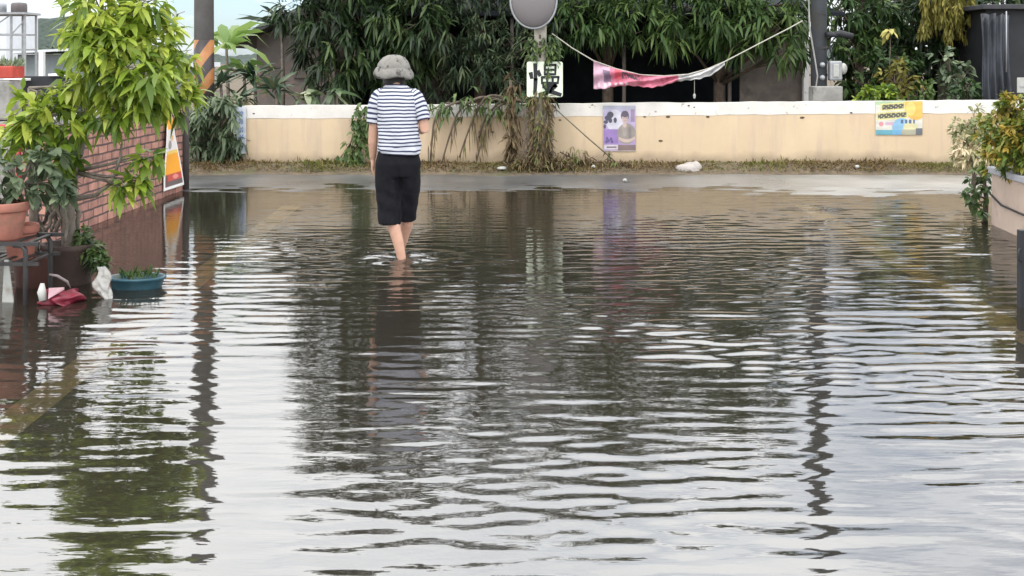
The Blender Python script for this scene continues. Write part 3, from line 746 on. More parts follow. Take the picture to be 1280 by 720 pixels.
mxx = N('ShaderNodeMixRGB'); mxx.inputs['Color1'].default_value = (.04, .03, .03, 1); mxx.inputs['Color2'].default_value = (.42, .17, .05, 1); K(md.outputs[0], mxx.inputs['Fac'])
ns = N('ShaderNodeTexNoise'); ns.inputs['Scale'].default_value = 8; K(t.outputs['Object'], ns.inputs['Vector'])
mz = N('ShaderNodeMixRGB'); mz.blend_type = 'MULTIPLY'; mz.inputs['Fac'].default_value = .5; K(mxx.outputs[0], mz.inputs['Color1']); K(ns.outputs['Fac'], mz.inputs['Color2']); K(mz.outputs[0], b.inputs['Base Color']); b.inputs['Roughness'].default_value = .5
MB().tube([(ux, 15, Z(158, 15)), (ux, 15, Z(50, 15))], [.137, .133], 20).build('warning_wrap', m, up)

UY = 15.6
u2 = empty('utility_pole', (X(1023, UY), UY, .05), 'dark slate utility pole carrying meter boxes and a cable behind the wall', 'utility pole', 'utility poles')
vx = X(1023.5, UY)
MB().tube([(vx, UY, -.05), (vx, UY, 2.5), (vx, UY, 6.2)], [.112, .108, .095], 18).build('pole', M['polegrey'], u2)
MB().tube([P(1011, -120, UY - .1), P(1011, 0, UY - .12), P(1012, 35, UY - .13), P(1018, 70, UY - .13), P(1022, 95, UY - .13), P(1020, 108, UY - .13), P(1026, 118, UY - .13)], .012, 6).build('cable', M['concrete'], u2)
mbx = MB(); c = P(1043, 88, UY - .12)
mbx.box(c.x - .07, c.x + .10, UY - .16, UY - .02, c.z - .14, c.z + .13); mbx.build('meter_box', M['greymetal'], u2, .02)
MB().box(c.x - .03, c.x + .05, UY - .178, UY - .163, c.z - .09, c.z + .09).build('meter_cover', M['whiteplastic'], u2, .008)
MB().ball(P(1054, 86, UY - .1), (.055, .06, .08), 12, 8).build('insulator', M['whiteplastic'], u2)
for py in (81, 97): MB().ball(P(1028, py, UY - .15), (.038, .05, .036), 10, 8).build('meter', M['greymetal'], u2)
MB().bar(P(1022, 60, UY - .1), P(1036, 59, UY - .1), .03, .03).build('bracket', M['blackmetal'], u2)
MB().bar(P(1022, 17, UY - .1), P(1034, 17, UY - .1), .02, .02).build('bracket', M['blackmetal'], u2)
hd = MB(); hd.rings([[(X(1034, UY) + .05 * math.cos(a), UY - .12 + .05 * math.sin(a), Z(40, UY)) for a in np.linspace(0, 6.283, 13)[:-1]],
                    [(X(1037, UY) + .09 * math.cos(a), UY - .12 + .09 * math.sin(a), Z(46, UY)) for a in np.linspace(0, 6.283, 13)[:-1]]])
hd.tube([P(1036, 44, UY - .1), P(1050, 42, UY - .1), P(1066, 46, UY - .12)], [.03, .05, .045], 8)
hd.build('lamp_hood', M['black'], u2)
MB().tube([P(1038, 46, UY - .12), P(1037, 60, UY - .12), P(1042, 76, UY - .12)], .012, 6).build('conduit', M['black'], u2)
bl = MB(); q0, q1 = X(1014, 15.4), X(1051, 15.4); bl.box(q0, q1, 15.3, 15.55, 0, Z(108, 15.3))
tag(bl.build('concrete_block', M['concrete'], None, .012), 'grey concrete block at the foot of the slate pole', 'block', None, 'thing')

# far background on the left
tw = empty('water_tower', (X(12, 42), 42, .05), 'pale steel scaffold tower with a dark tank far behind the brick wall', 'tower')
fr_ = MB(); tx = [X(-22, 42), X(14, 42), X(31, 42)]
for x in tx:
    for y in (42, 43): fr_.bar((x, y, 0), (x, y, Z(18, 42)), .07, .07)
for py in (18, 43, 62):
    fr_.bar((tx[0], 42, Z(py, 42)), (tx[2], 42, Z(py, 42)), .06, .06); fr_.bar((tx[0], 43, Z(py, 42)), (tx[2], 43, Z(py, 42)), .06, .06)
fr_.bar((tx[1], 42, Z(43, 42)), (tx[2], 42, Z(25, 42)), .04, .04); fr_.bar((tx[1], 42, Z(18, 42)), (tx[0], 42, Z(43, 42)), .04, .04)
fr_.build('scaffold', M['greymetal'], tw)
MB().box(tx[0] - .1, tx[2] + .1, 41.8, 43.2, Z(18, 42), Z(18, 42) + .08).build('platform', M['greymetal'], tw)
MB().lathe([(.25, 0), (.29, .04), (.29, .32), (.25, .38), (.05, .4)], (X(18, 42), 42.4, Z(17, 42) + .04), 16).build('tank', mat('tank', (.12, .10, .10), .6), tw)
MB().lathe([(.25, 0), (.29, .04), (.29, .32), (.25, .38), (.05, .4)], (X(-8, 42), 42.4, Z(17, 42) + .04), 16).build('tank', M['greymetal'], tw)
fb = empty('far_building', (X(-10, 60), 61, .05), 'white building far off behind the scaffold tower', 'building', 'far buildings')
MB().box(X(-60, 60), X(8, 60), 60, 64, 0, Z(18, 60)).build('wall', M['farwhite'], fb)
for r in range(2):
    for c_ in range(3): MB().box(X(-42 + c_ * 16, 60), X(-34 + c_ * 16, 60), 59.96, 60.02, Z(38 + r * 22, 60), Z(28 + r * 22, 60)).build('window', M['black'], fb)
fs = empty('far_building', (X(60, 55), 56, .05), 'grey far shed with a bright white roof edge below the hill', 'shed', 'far buildings')
MB().box(X(22, 55), X(100, 55), 55, 59, 0, Z(68, 55)).build('wall', mat('farwall', (.20, .23, .24), .8, .3, 1), fs)
rfv = MB(); rfv.hexa([(X(18, 55), 54.5, Z(67, 55)), (X(105, 55), 54.5, Z(63, 55)), (X(105, 55), 59.3, Z(63, 55)), (X(18, 55), 59.3, Z(67, 55)), (X(18, 55), 54.5, Z(64, 55)), (X(105, 55), 54.5, Z(60, 55)), (X(105, 55), 59.3, Z(60, 55)), (X(18, 55), 59.3, Z(64, 55))])
rfv.build('roof', M['farwhite'], fs)
fw = empty('far_building', (X(200, 48), 49, .05), 'low far roof seen through the yellow green tree', 'shed', 'far buildings')
MB().box(X(185, 48), X(238, 48), 48, 52, 0, Z(84, 48)).build('wall', mat('farwall2', (.22, .24, .26), .8, .3, 1), fw)
MB().box(X(180, 48), X(242, 48), 47.6, 52.4, Z(84, 48), Z(78, 48)).build('roof', M['farwhite'], fw)
fp = MB(); fp.tube([(X(219, 38), 38, 0), (X(219, 38), 38, Z(12, 38))], .045, 8); fp.tube([P(215, 20, 38), P(231, 14, 38)], .02, 6)
tag(fp.build('antenna_pole', M['greymetal']), 'thin far pole with a short cross arm beside the utility pole', 'pole', None, 'thing')
for i, (px, Y, hh, rr, lab) in enumerate(((60, 70, 2.4, 1.6, 'round far tree beneath the hill beside the scaffold tower'), (100, 75, 3.2, 2.0, 'tall far tree beneath the hill, behind the yellow green tree'), (25, 66, 1.5, 1.2, 'low far bush at the feet of the scaffold tower'))):
    x = X(px, Y)
    tree('far_tree', lab, 'tree', (x, Y, 0), [(x, Y, 0), (x, Y, hh * .5), (x, Y, hh * .9)], [.12, .1, .05], [(x, Y, hh * .6, rr * .6), (x + rr * .5, Y, hh * .45, rr * .45), (x - rr * .5, Y, hh * .4, rr * .45)], LM['greygreen'], 6, .35, .2, .3, 60, 'far trees below the hill')

# ------------------------------------------------------------------ trees behind the wall
def clumps_px(lst):
    """(px, py, Y, radius px, tone)"""
    return [(X(p, Y), Y, Z(q, Y), r * Y / F, tn) for p, q, Y, r, tn in lst]
def bg_tree(label, px, Y, top_py, lst, lm, k=10, length=.26, width=.042, droop=.5, tips=170, name='mango_tree', grp='trees behind the boundary wall', down=.3, r=.1, lean=0):
    x = X(px, Y)
    cl = clumps_px(lst); zt = Z(top_py, Y)
    pts = [(x + lean * s, Y + .05 * math.sin(s * 5), zt * s) for s in (0, .3, .6, .9)]
    return tree(name, label, 'tree', (x, Y, .05), pts, [r, r * .85, r * .6, r * .3], cl, lm, k, length, width, droop, tips, grp, down=down, branch_r=.03, tone=(.45, .3))
bg_tree('dense dark tree with drooping long leaves beside the grey house', 430, 17, -150,
        [(400, 20, 16.8, 42, .35), (372, 8, 17, 30, .3), (440, 60, 16.6, 40, .45), (415, 88, 16.6, 32, .35), (475, 25, 16.8, 45, .5), (520, 30, 16.6, 45, .6), (430, -40, 17, 60, .5), (490, -60, 17, 65, .5), (420, -110, 17.2, 55, .5), (480, -140, 17.2, 55, .5), (430, -190, 17.3, 50, .5), (500, -210, 17.3, 55, .5), (455, 105, 16.8, 26, .3), (395, 60, 17.2, 30, .3), (530, -20, 16.9, 50, .5), (500, 85, 16.9, 40, .35)], LM['mango'])
bg_tree('dark tree with feathery drooping leaves behind the striped shirt and the traffic mirror', 600, 17.3, -170,
        [(560, 40, 16.8, 40, .6), (590, 75, 16.5, 38, .42), (630, 85, 16.6, 36, .4), (620, 30, 17, 50, .35), (575, -10, 17, 50, .45), (640, -30, 17.2, 60, .45), (590, -80, 17.2, 65, .5), (650, -110, 17.3, 60, .5), (600, -150, 17.4, 50, .5), (645, 110, 16.2, 18, .5), (545, 100, 16.9, 30, .3), (690, 15, 17, 40, .4), (610, 50, 16.6, 30, .7), (660, 60, 16.4, 24, .6), (640, -210, 17.4, 60, .5), (570, -220, 17.4, 55, .5)], LM['feather'], 9, .17, .024, .45, 260)
bg_tree('dark tree whose leafy twigs hang over the pink banner', 760, 17.2, -140,
        [(715, 25, 16.6, 36, .5), (750, 22, 16.5, 36, .6), (790, 20, 16.5, 34, .6), (735, -20, 17, 50, .45), (790, -30, 17, 55, .5), (720, -80, 17.2, 60, .5), (780, -100, 17.3, 60, .5), (700, -130, 17.4, 50, .5), (765, 40, 16.4, 20, .7), (740, -190, 17.4, 60, .5), (800, -170, 17.4, 50, .5)], LM['midgreen'], 10, .21, .036, .5, 200)
bg_tree('green tree with long pointed leaves above the sagging rope', 900, 17, -100,
        [(840, 38, 16.4, 30, .75), (860, 10, 16.6, 40, .65), (900, 20, 16.4, 40, .6), (940, 25, 16.3, 38, .65), (975, 35, 16.1, 34, .7), (985, 65, 16.0, 22, .7), (960, -20, 16.8, 50, .6), (890, -40, 17, 55, .55), (840, -60, 17.2, 55, .5), (930, -80, 17, 50, .55), (915, 55, 16.2, 20, .6), (1000, 5, 16.4, 30, .6), (880, -130, 17.3, 55, .5), (940, -140, 17.3, 50, .5)], LM['midgreen'])
bg_tree('olive green tree just behind the slate utility pole', 1075, 17.6, -20,
        [(1050, 10, 17.2, 32, .5), (1085, 15, 17.4, 34, .45), (1120, 0, 17.6, 34, .4), (1065, -25, 17.6, 32, .5), (1100, 45, 17.5, 34, .35), (1060, 50, 17.3, 26, .4), (1030, -10, 17.6, 24, .5)], LM['midgreen'], 9, .22, .045, .4)
bg_tree('dark tree overhung by yellowish trailing vines near the black shed', 1180, 17.8, -30,
        [(1150, 15, 17.6, 36, .3), (1185, 30, 17.6, 36, .3), (1215, 15, 17.6, 34, .35), (1250, -5, 17.8, 38, .4), (1170, -15, 17.9, 36, .4), (1210, 60, 17.6, 34, .3), (1140, 55, 17.6, 32, .3), (1290, 0, 18, 40, .4)], LM['mango'], 9, .22, .045, .4)

for lab, px, lst in (
    ('deep green thicket of broad leaves behind the meter boxes', 1070, [(1045, 60, 19, 34, .55), (1085, 70, 19, 40, .55), (1110, 30, 19.2, 44, .55), (1060, 10, 19.2, 40, .45), (1090, 105, 18.6, 34, .65), (1040, 110, 18.6, 28, .55)]),
    ('deep green thicket behind the yellow flower', 1140, [(1140, 20, 19.4, 44, .45), (1160, 65, 19, 40, .55), (1130, 95, 18.6, 36, .6), (1175, 105, 18.6, 34, .6), (1170, -5, 19.4, 40, .45)]),
    ('deep green thicket between the trailing vines and the black shed', 1215, [(1205, 20, 19.2, 44, .45), (1225, 65, 19, 40, .55), (1210, 105, 18.5, 36, .55), (1240, 0, 19.4, 40, .45), (1200, 45, 18.8, 36, .55)])):
    bg_tree(lab, px, 19.2, -10, lst, LM['midgreen'], 7, .26, .09, .35, 110, 'thicket', 'thickets behind the shrubs', r=.06)
def curtain(name, label, cat, px0, px1, py0, py1, Y, n, lm, length, width, group=None):
    root = empty(name, (X((px0 + px1) / 2, Y), Y, Z(py0, Y)), label, cat, group)
    st = MB(); tips = []
    for i in range(n):
        px = random.uniform(px0, px1); Y1 = Y + random.uniform(-.25, .25); e = py0 + (py1 - py0) * random.uniform(.5, 1)
        pts = [P(px + random.uniform(-3, 3), py0 + (e - py0) * k / 5, Y1) for k in range(6)]
        st.tube(pts, .006, 4)
        for _ in range(34): a = random.random() * 4.99; j = int(a); tips.append(pts[j].lerp(pts[j + 1], a - j))
    st.build('stems', M['bark'], root)
    tips = np.array([tuple(q) for q in tips])
    V, FL, FS, T = rosettes(tips, np.tile([0, -.2, -1.], (len(tips), 1)), 3, length, width, .3, .4, .6, (.5, .25))
    np_mesh('leaves', V, FL, FS, lm, T, True, root)
curtain('hanging_vine', 'yellowish brown curtain of trailing vines above the shrubs', 'vine', 1150, 1215, -20, 52, 17.0, 26, LM['hanging'], .12, .03)

def shrub(label, px, py, rpx, Y, lm, k=6, length=.13, width=.06, tone=.5, name='shrub', grp='shrubs behind the boundary wall', n=5, tips=160, hy=1.0, droop=.3):
    x, z = X(px, Y), Z(py, Y); r = rpx * Y / F
    cl = [(x + random.uniform(-.75, .75) * r, Y + random.uniform(-.5, .5) * r, z + random.uniform(-.65, .65) * r * hy, r * random.uniform(.45, .62), tone + random.uniform(-.12, .15)) for _ in range(n)]
    zb = gz(x, Y)
    return tree(name, label, name.replace('_', ' '), (x, Y, zb), [(x, Y, zb), (x + .02, Y, zb + (z - zb) * .4), (x, Y, zb + (z - zb) * .8)], [.035, .025, .015], cl, lm, k, length, width, droop, tips, grp, branch_r=.012)
shrub('small leaved shrub just below the meter boxes', 1085, 95, 34, 16.2, LM['midgreen'], tone=.35)
shrub('leafy shrub above the colourful poster', 1135, 85, 36, 16.4, LM['midgreen'], tone=.4)
shrub('greyish shrub with pale leaf edges next to the tarpaulin', 1190, 92, 36, 16.0, LM['greygreen'], tone=.35)
shrub('bright low shrub leaning on the wall top by the slate pole', 1085, 121, 16, 15.0, LM['yellowgreen'], 6, .10, .05, .35, n=6)
shrub('fresh green low shrub on the wall top between the colourful poster and the tarpaulin', 1150, 118, 17, 15.1, LM['midgreen'], 6, .10, .05, .7, n=6)
shrub('dark low shrub in front of the tarpaulin foot', 1208, 112, 22, 15.3, LM['midgreen'], 6, .10, .05, .3, n=5)
shrub('bright leafy shrub on the wall top just above the colourful poster', 1112, 120, 15, 15.0, LM['yellowgreen'], 6, .10, .05, .25, n=6)
shrub('sprawling olive shrub above the bright low shrubs', 1120, 100, 30, 15.6, LM['hanging'], 7, .12, .05, .35, n=6)
shrub('olive shrub hiding the concrete block', 1070, 68, 24, 16.6, LM['midgreen'], 6, .13, .05, .6)
# yellow leaf tuft
fl = empty('yellow_leaf_tuft', P(1113, 45, 16.0), 'tuft of broad yellowed leaves on a thin stem above the shrubs', 'plant')
MB().tube([P(1114, 110, 16.0), P(1112, 80, 16.0), P(1113, 44, 16.0)], .008, 6).build('stem', M['bark'], fl)
nn = 13; aa = rng.uniform(0, 6.28, nn)
V, FL, FS = leaf_arrays(np.tile(np.array(P(1113, 38, 16.0)), (nn, 1)), np.stack([np.cos(aa), np.sin(aa) * .6 - .3, rng.uniform(-.2, .5, nn)], 1), .17, .085, .8)
np_mesh('leaves', V, FL, FS, mat('petal', (.38, .34, .09), .7, .35, 9), None, True, fl)
for i, (px, py0, py1, Y, r) in enumerate(((1168, 60, 128, 15.6, .012), (1092, -10, 70, 17.0, .02), (1240, -30, 20, 16.8, .03), (1140, -10, 60, 17.3, .02))):
    pass

# plants at the left, between utility pole and house
def strap_plant(label, px, py, Y, n, length, width, lm, droop=.5, tone=(.4, .25), name='strap_leaf_plant', grp='strap leaved plants at the wall corner', stem_from=None, up=.7):
    c = P(px, py, Y); zb = gz(c.x, Y)
    root = empty(name, (c.x, Y, zb), label, 'plant', grp)
    MB().tube([(c.x, Y, zb), (c.x + .03, Y, (zb + c.z) / 2), tuple(c)], [.035, .03, .02], 7).build('stem', M['greybark'], root)
    a = rng.uniform(0, 2 * math.pi, n)
    d = np.stack([np.cos(a), np.sin(a), rng.normal(up, .45, n)], 1)
    base = np.tile(np.array(c), (n, 1)) + rng.normal(0, .03, (n, 3))
    V, FL, FS = leaf_arrays(base, d, length * rng.uniform(.6, 1.2, n), width * rng.uniform(.7, 1.2, n), droop * rng.uniform(.4, 1.4, n))
    np_mesh('leaves', V, FL, FS, lm, np.repeat(np.clip(rng.normal(tone[0], tone[1], n), 0, 1), 6), True, root)
strap_plant('tall pale green banana plant rising by the orange striped pole', 283, 60, 16.5, 16, 1.0, .17, LM['banana'], .75, (.6, .25), 'banana_plant', None, up=1.3)
strap_plant('second slimmer banana plant behind the house eave', 305, 88, 16.8, 12, .7, .10, LM['banana'], .7, (.35, .2), 'banana_plant', None, up=1.0)
strap_plant('dark spiky plant below the house eave', 318, 98, 16.0, 34, .55, .07, LM['strap'], .5, (.3, .2))
strap_plant('brownish spiky plant draped over the wall end', 300, 128, 15.0, 40, .45, .05, LM['strap'], .7, (.55, .3))
strap_plant('spiky plant with arching leaves at the house corner', 345, 112, 15.8, 34, .5, .06, LM['strap'], .6, (.4, .25))
strap_plant('small spiky plant against the utility pole', 276, 105, 15.5, 30, .5, .06, LM['strap'], .5, (.35, .2))
strap_plant('plant with broad cream veined leaves rising over the white band', 384, 122, 15.2, 18, .34, .10, LM['broad'], .8, (.75, .2), 'broad_leaf_plant', None, up=.7)
strap_plant('broad leaved plant in the shade under the mango branches', 420, 115, 15.6, 16, .34, .09, LM['broad'], .9, (.45, .2), 'broad_leaf_plant', None, up=.5)
strap_plant('dark palm shaded by the roof edge', 352, 30, 17.5, 26, .75, .09, LM['mango'], .5, (.4, .25), 'palm', None, up=.5)
for i, (lab, px, py, r, tn) in enumerate((('bushy grey green plant with bare stems at the foot of the utility pole', 275, 150, 24, .45), ('upright leafy plant next to the pale blue notice', 288, 182, 16, .4), ('thin drooping plant between the dark post and utility pole', 246, 160, 20, .5), ('leafy plant crowding the orange striped pole from the front', 262, 128, 24, .4), ('low tangled plant at the water edge under the striped pole', 266, 192, 22, .4))):
    shrub(lab, px, py, r, 14.45 + .05 * i, LM['greygreen'], 6, .15, .045, tn, 'corner_plant', 'plants at the wall corner', n=8, tips=200, hy=1.5, droop=.6)
stm = MB()
# creeper plants climbing the wall by the person
def wall_creeper(label, pts_px, Y, lm, n, length, width, spread=6, name='creeper', cat='creeper', grp=None, tone=(.5, .25), sr=.009):
    p = [P(a, b_, Y) for a, b_ in pts_px]
    root = empty(name, p[0], label, cat, grp)
    MB().tube(p, sr, 5, wob=.2).build('stem', M['bark'], root)
    tips = []
    for _ in range(n):
        a = random.random() * (len(p) - 1.001); j = int(a)
        q = p[j].lerp(p[j + 1], a - j) + Vector((random.gauss(0, spread * Y / F), random.uniform(-.06, .03), random.gauss(0, spread * Y / F)))
        tips.append(tuple(q))
    tips = np.array(tips)
    V, FL, FS, T = rosettes(tips, np.tile([0, -.5, -.3], (n, 1)), 4, length, width, .5, .7, .3, tone)
    np_mesh('leaves', V, FL, FS, lm, T, True, root)
    return root
wall_creeper('green leafy creeper climbing the wall beside the person\'s arm', [(440, 218), (446, 190), (452, 165), (456, 140)], 14.42, LM['vine'], 90, .10, .05, 8, tone=(.65, .25))
wall_creeper('bare arching runner with few leaves springing from the leafy creeper\'s foot', [(395, 214), (420, 205), (438, 180), (447, 150), (455, 136)], 14.48, LM['vine'], 16, .08, .04, 3)
def smooth(p, k=6):
    out = []
    for i in range(len(p) - 1):
        a, b_, c, d = p[max(i - 1, 0)], p[i], p[i + 1], p[min(i + 2, len(p) - 1)]
        for q in range(k):
            t_ = q / k
            out.append(.5 * ((2 * b_) + (c - a) * t_ + (2 * a - 5 * b_ + 4 * c - d) * t_ ** 2 + (3 * b_ - a - 3 * c + d) * t_ ** 3))
    return out + [p[-1]]
fr_stems = [('dead palm frond with a forked stem beside the person', [(538, 218), (540, 175), (546, 145), (570, 128)], 14, .2, 1),
            ('drooping dead palm frond next to the forked one', [(552, 205), (562, 170), (575, 138), (600, 122)], 12, .3, 2),
            ('long hanging palm frond with a few green leaflets', [(574, 197), (585, 165), (598, 135), (612, 120)], 16, .6, 3),
            ('short hanging palm frond touching the weeds', [(594, 208), (602, 178), (612, 150), (628, 130)], 18, .5, 4),
            ('bare frond stem bent over the wall top', [(598, 172), (606, 150), (620, 132), (632, 124)], 12, .4, 5)]
for lab, pts, n_, tn, s_ in fr_stems:
    p = [P(a, b_, 14.38 + .02 * s_) for a, b_ in pts]; p.append(p[-1] + Vector((.25, .5, -.05))); p = smooth(p)
    root = empty('palm_frond', p[0], lab, 'palm frond', 'dead palm fronds hanging over the wall')
    MB().tube(p, list(np.linspace(.009, .02, len(p))), 6).build('stem', M['bark'], root)
    tips = []
    for _ in range(n_):
        a = random.random() * 17.9; j = int(a); tips.append(tuple(p[j].lerp(p[j + 1], a - j)))
    tips = np.array(tips)
    V, FL, FS, T = rosettes(tips, np.tile([0, -.15, -1.], (n_, 1)), 2, .22, .018, .2, .18, .5, (tn, .25))
    np_mesh('leaflets', V, FL, FS, LM['dry'], T, True, root)
wall_creeper('messy green and dry creeper sprawling along the wall top towards the mirror post', [(532, 140), (560, 128), (590, 133), (620, 124), (650, 132), (688, 128)], 14.44, LM['vine'], 60, .13, .032, 8, tone=(.4, .35))
wall_creeper('brown creeper tangle spreading along the foot of the wall under the guy wire', [(700, 190), (720, 200), (745, 203), (770, 208), (800, 211)], 14.36, LM['dry'], 110, .11, .02, 7, tone=(.35, .35))
dv = wall_creeper('dead brown vine hanging down the wall between the palm fronds and the mirror post', [(640, 208), (641, 180), (638, 150), (640, 120), (638, 100)], 14.4, LM['dry'], 50, .14, .03, 4, name='dead_vine', cat='vine', tone=(.15, .2), sr=.022)

# weeds along the foot of the wall
nb_ = 15000
xx = rng.uniform(-5.2, 6.2, nb_); yy_ = 14.10 + .45 * rng.random(nb_) ** .7
dens = .5 + .5 * np.sin(xx * 1.9 + .6 * np.sin(xx * 5)) ** 2
keep = rng.random(nb_) < dens
xx, yy_ = xx[keep], yy_[keep]
hgt = .04 + .13 * (np.sin(xx * 3.1) * np.sin(xx * 1.3 + 1) * .5 + .5) ** 1.5 * rng.random(len(xx)) + .03 * (yy_ - 14.1)
tone_g = np.clip(.28 + .35 * np.sin(xx * 2.3 + 1) + rng.normal(0, .22, len(xx)), 0, 1)
V, FL, FS, T = blades(np.stack([xx, yy_, ground_z(xx, yy_) + .01 + .055 * np.clip((yy_ - 14.05) / .3, 0, 1)], 1), hgt, .014, .5, tone_g, .5)
tag(np_mesh('verge_grass', V, FL, FS, M['grass'], T), 'strip of dry brown and green weeds along the foot of the boundary wall', 'grass', None, 'stuff')
bk = grid_mesh('verge', np.linspace(-6, 7.3, 260), np.linspace(14.02, 14.56, 14), lambda x, y: ground_z(x, y) + np.interp(y, [14.02, 14.07], [-.012, .008]) + (.055 + .03 * np.sin(x * 2.7) * np.sin(x * .9) + .012 * np.sin(x * 17) * np.sin(y * 31)) * np.clip((y - 14.05) / .3, 0, 1), M['grasssoil'])
tag(bk, kind='structure')
hp = empty('vine_heap', (X(690, 14.3), 14.3, .05), 'mound of dead brown vines at the foot of the mirror post', 'heap')
hb = MB(); hb.ball((X(672, 14.3), 14.36, .05), (.36, .14, .16), 18, 10); hb.ball((X(705, 14.3), 14.35, .03), (.3, .12, .12), 16, 10); hb.ball((X(640, 14.3), 14.38, .03), (.2, .1, .12), 14, 10)
hb.build('mound', M['soil'], hp)
n_ = 600; px_r = rng.normal(678, 26, n_)
tips = np.stack([(px_r - CX) / F * 14.3, 14.24 + rng.normal(0, .05, n_), .05 + np.abs(rng.normal(.06, .05, n_)) * np.exp(-((px_r - 675) / 40) ** 2) * 1.6], 1)
V, FL, FS, T = rosettes(tips, np.tile([0, -.4, .4], (n_, 1)), 3, .11, .016, .5, .9, .2, (.3, .3))
np_mesh('dead_leaves', V, FL, FS, LM['dry'], T, True, hp)
rk = MB(); c = P(862, 209, 14.2)
rk.ball((c.x, 14.25, .06), (.17, .11, .095), 14, 9); rk.ball((c.x + .09, 14.24, .09), (.09, .08, .075), 12, 8)
rk.v = [(x + .012 * math.sin(x * 40 + z * 23), y, z + .012 * math.sin(x * 27 + y * 31)) for x, y, z in rk.v]
tag(rk.build('rock', M['rock']), 'pale pinkish grey rock lying in the weeds below the purple poster', 'rock', None, 'thing')
for lab, px, py, w in (('white crumpled scrap in the weeds below the colourful poster', 1071, 213, .04), ('flat white scrap on the road edge by the vine heap', 628, 219, .075), ('tiny white scrap on the dry road below the purple poster', 781, 229, .03), ('white scrap caught in weeds beside the guy wire', 742, 207, .035)):
    Y = min(DY(py), 14.25); c = P(px, py, Y); s = MB()
    zb = gz(c.x, Y) + (.05 if Y > 14.1 else .006)
    ring = lambda k, z: [(c.x + w * k * math.cos(a) * random.uniform(.7, 1.2), Y + w * .6 * k * math.sin(a), zb + z + random.uniform(0, .006)) for a in np.linspace(0, 6.283, 9)[:-1]]
    s.rings([ring(1, 0), ring(.9, .02), ring(.4, .035)])
    tag(s.build('litter_scrap', M['whiteplastic']), lab, 'litter', 'white scraps of litter', 'thing')

# ------------------------------------------------------------------ brick wall, dark post and orange sign at the left
m, n, b = new_mat('brick'); N = n.nodes.new; K = n.links.new
t = N('ShaderNodeTexCoord'); sp = N('ShaderNodeSeparateXYZ'); K(t.outputs['Object'], sp.inputs[0])
cb = N('ShaderNodeCombineXYZ')
ad = N('ShaderNodeMath'); ad.operation = 'ADD'; K(sp.outputs['X'], ad.inputs[0]); K(sp.outputs['Y'], ad.inputs[1])
K(ad.outputs[0], cb.inputs['X']); K(sp.outputs['Z'], cb.inputs['Y'])
br = N('ShaderNodeTexBrick'); br.inputs['Scale'].default_value = 1; br.inputs['Brick Width'].default_value = .23; br.inputs['Row Height'].default_value = .078
br.inputs['Mortar Size'].default_value = .009; br.inputs['Mortar Smooth'].default_value = .2
br.inputs['Color1'].default_value = (.40, .20, .15, 1); br.inputs['Color2'].default_value = (.29, .14, .11, 1); br.inputs['Mortar'].default_value = (.075, .05, .045, 1)
dn_ = N('ShaderNodeTexNoise'); dn_.inputs['Scale'].default_value = 6; K(t.outputs['Object'], dn_.inputs['Vector'])
va = N('ShaderNodeVectorMath'); va.operation = 'MULTIPLY_ADD'; va.inputs[1].default_value = (.03, .016, 0); K(dn_.outputs['Color'], va.inputs[0]); K(cb.outputs[0], va.inputs[2]); K(va.outputs[0], br.inputs['Vector'])
ns = N('ShaderNodeTexNoise'); ns.inputs['Scale'].default_value = 9; ns.inputs['Detail'].default_value = 6; K(t.outputs['Object'], ns.inputs['Vector'])
mz = N('ShaderNodeMixRGB'); mz.blend_type = 'OVERLAY'; mz.inputs['Fac'].default_value = .75; K(br.outputs['Color'], mz.inputs['Color1']); K(ns.outputs['Fac'], mz.inputs['Color2'])
K(mz.outputs[0], b.inputs['Base Color']); b.inputs['Roughness'].default_value = .8
iv = N('ShaderNodeMath'); iv.operation = 'SUBTRACT'; iv.inputs[0].default_value = 1; K(br.outputs['Fac'], iv.inputs[1])
bp = N('ShaderNodeBump'); bp.inputs['Strength'].default_value = .8; bp.inputs['Distance'].default_value = .012; K(iv.outputs[0], bp.inputs['Height']); K(bp.outputs[0], b.inputs['Normal'])
M['brick'] = m
BX = -3.70
bw = empty('brick_wall', (BX - .1, 10.8, 0), 'low red brick wall standing in the flood beside the yellow green tree', 'wall')
MB().box(BX - .2, BX, 8.9, 12.58, -.3, .93).build('wall_body', M['brick'], bw, .006)
MB().box(BX - .22, BX + .02, 8.88, 12.60, .93, .985).build('coping', M['concrete'], bw, .01)
dp = MB(); dp.tube([(-3.70, 12.67, -.2), (-3.70, 12.67, 1.12)], [.048, .046], 12); dp.lathe([(.05, 0), (.058, .01), (.05, .035), (.01, .045)], (-3.70, 12.67, 1.12), 12)
tag(dp.build('gate_post', mat('darkpost', (.05, .04, .038), .7, .3, 8)), 'slim dark brown post at the far end of the brick wall', 'post', None, 'thing')
def orange_sign(U, V):
    C = np.zeros(U.shape + (3,)); C[:] = (.86, .36, .03)
    put(C, (V > .22) & (V < .50), (.74, .70, .68))
    put(C, (V > .5) & (V < .54), (.80, .55, .15))
    put(C, ell(U, V, .35, .42, .18, .06), (.30, .28, .26)); put(C, ell(U, V, .6, .34, .14, .04), (.75, .40, .16))
    put(C, (V > .80) & (V < .90), (.52, .08, .06)); put(C, (V > .89) & (V < .97), (.13, .10, .10))
    put(C, ell(U, V, .62, .85, .15, .03), (.72, .25, .22)); put(C, (V > .80) & (U < .2) & (V < .96), (.16, .08, .07))
    put(C, (V > .965) | (U < .05) | (U > .95), (.78, .77, .74))
    return C
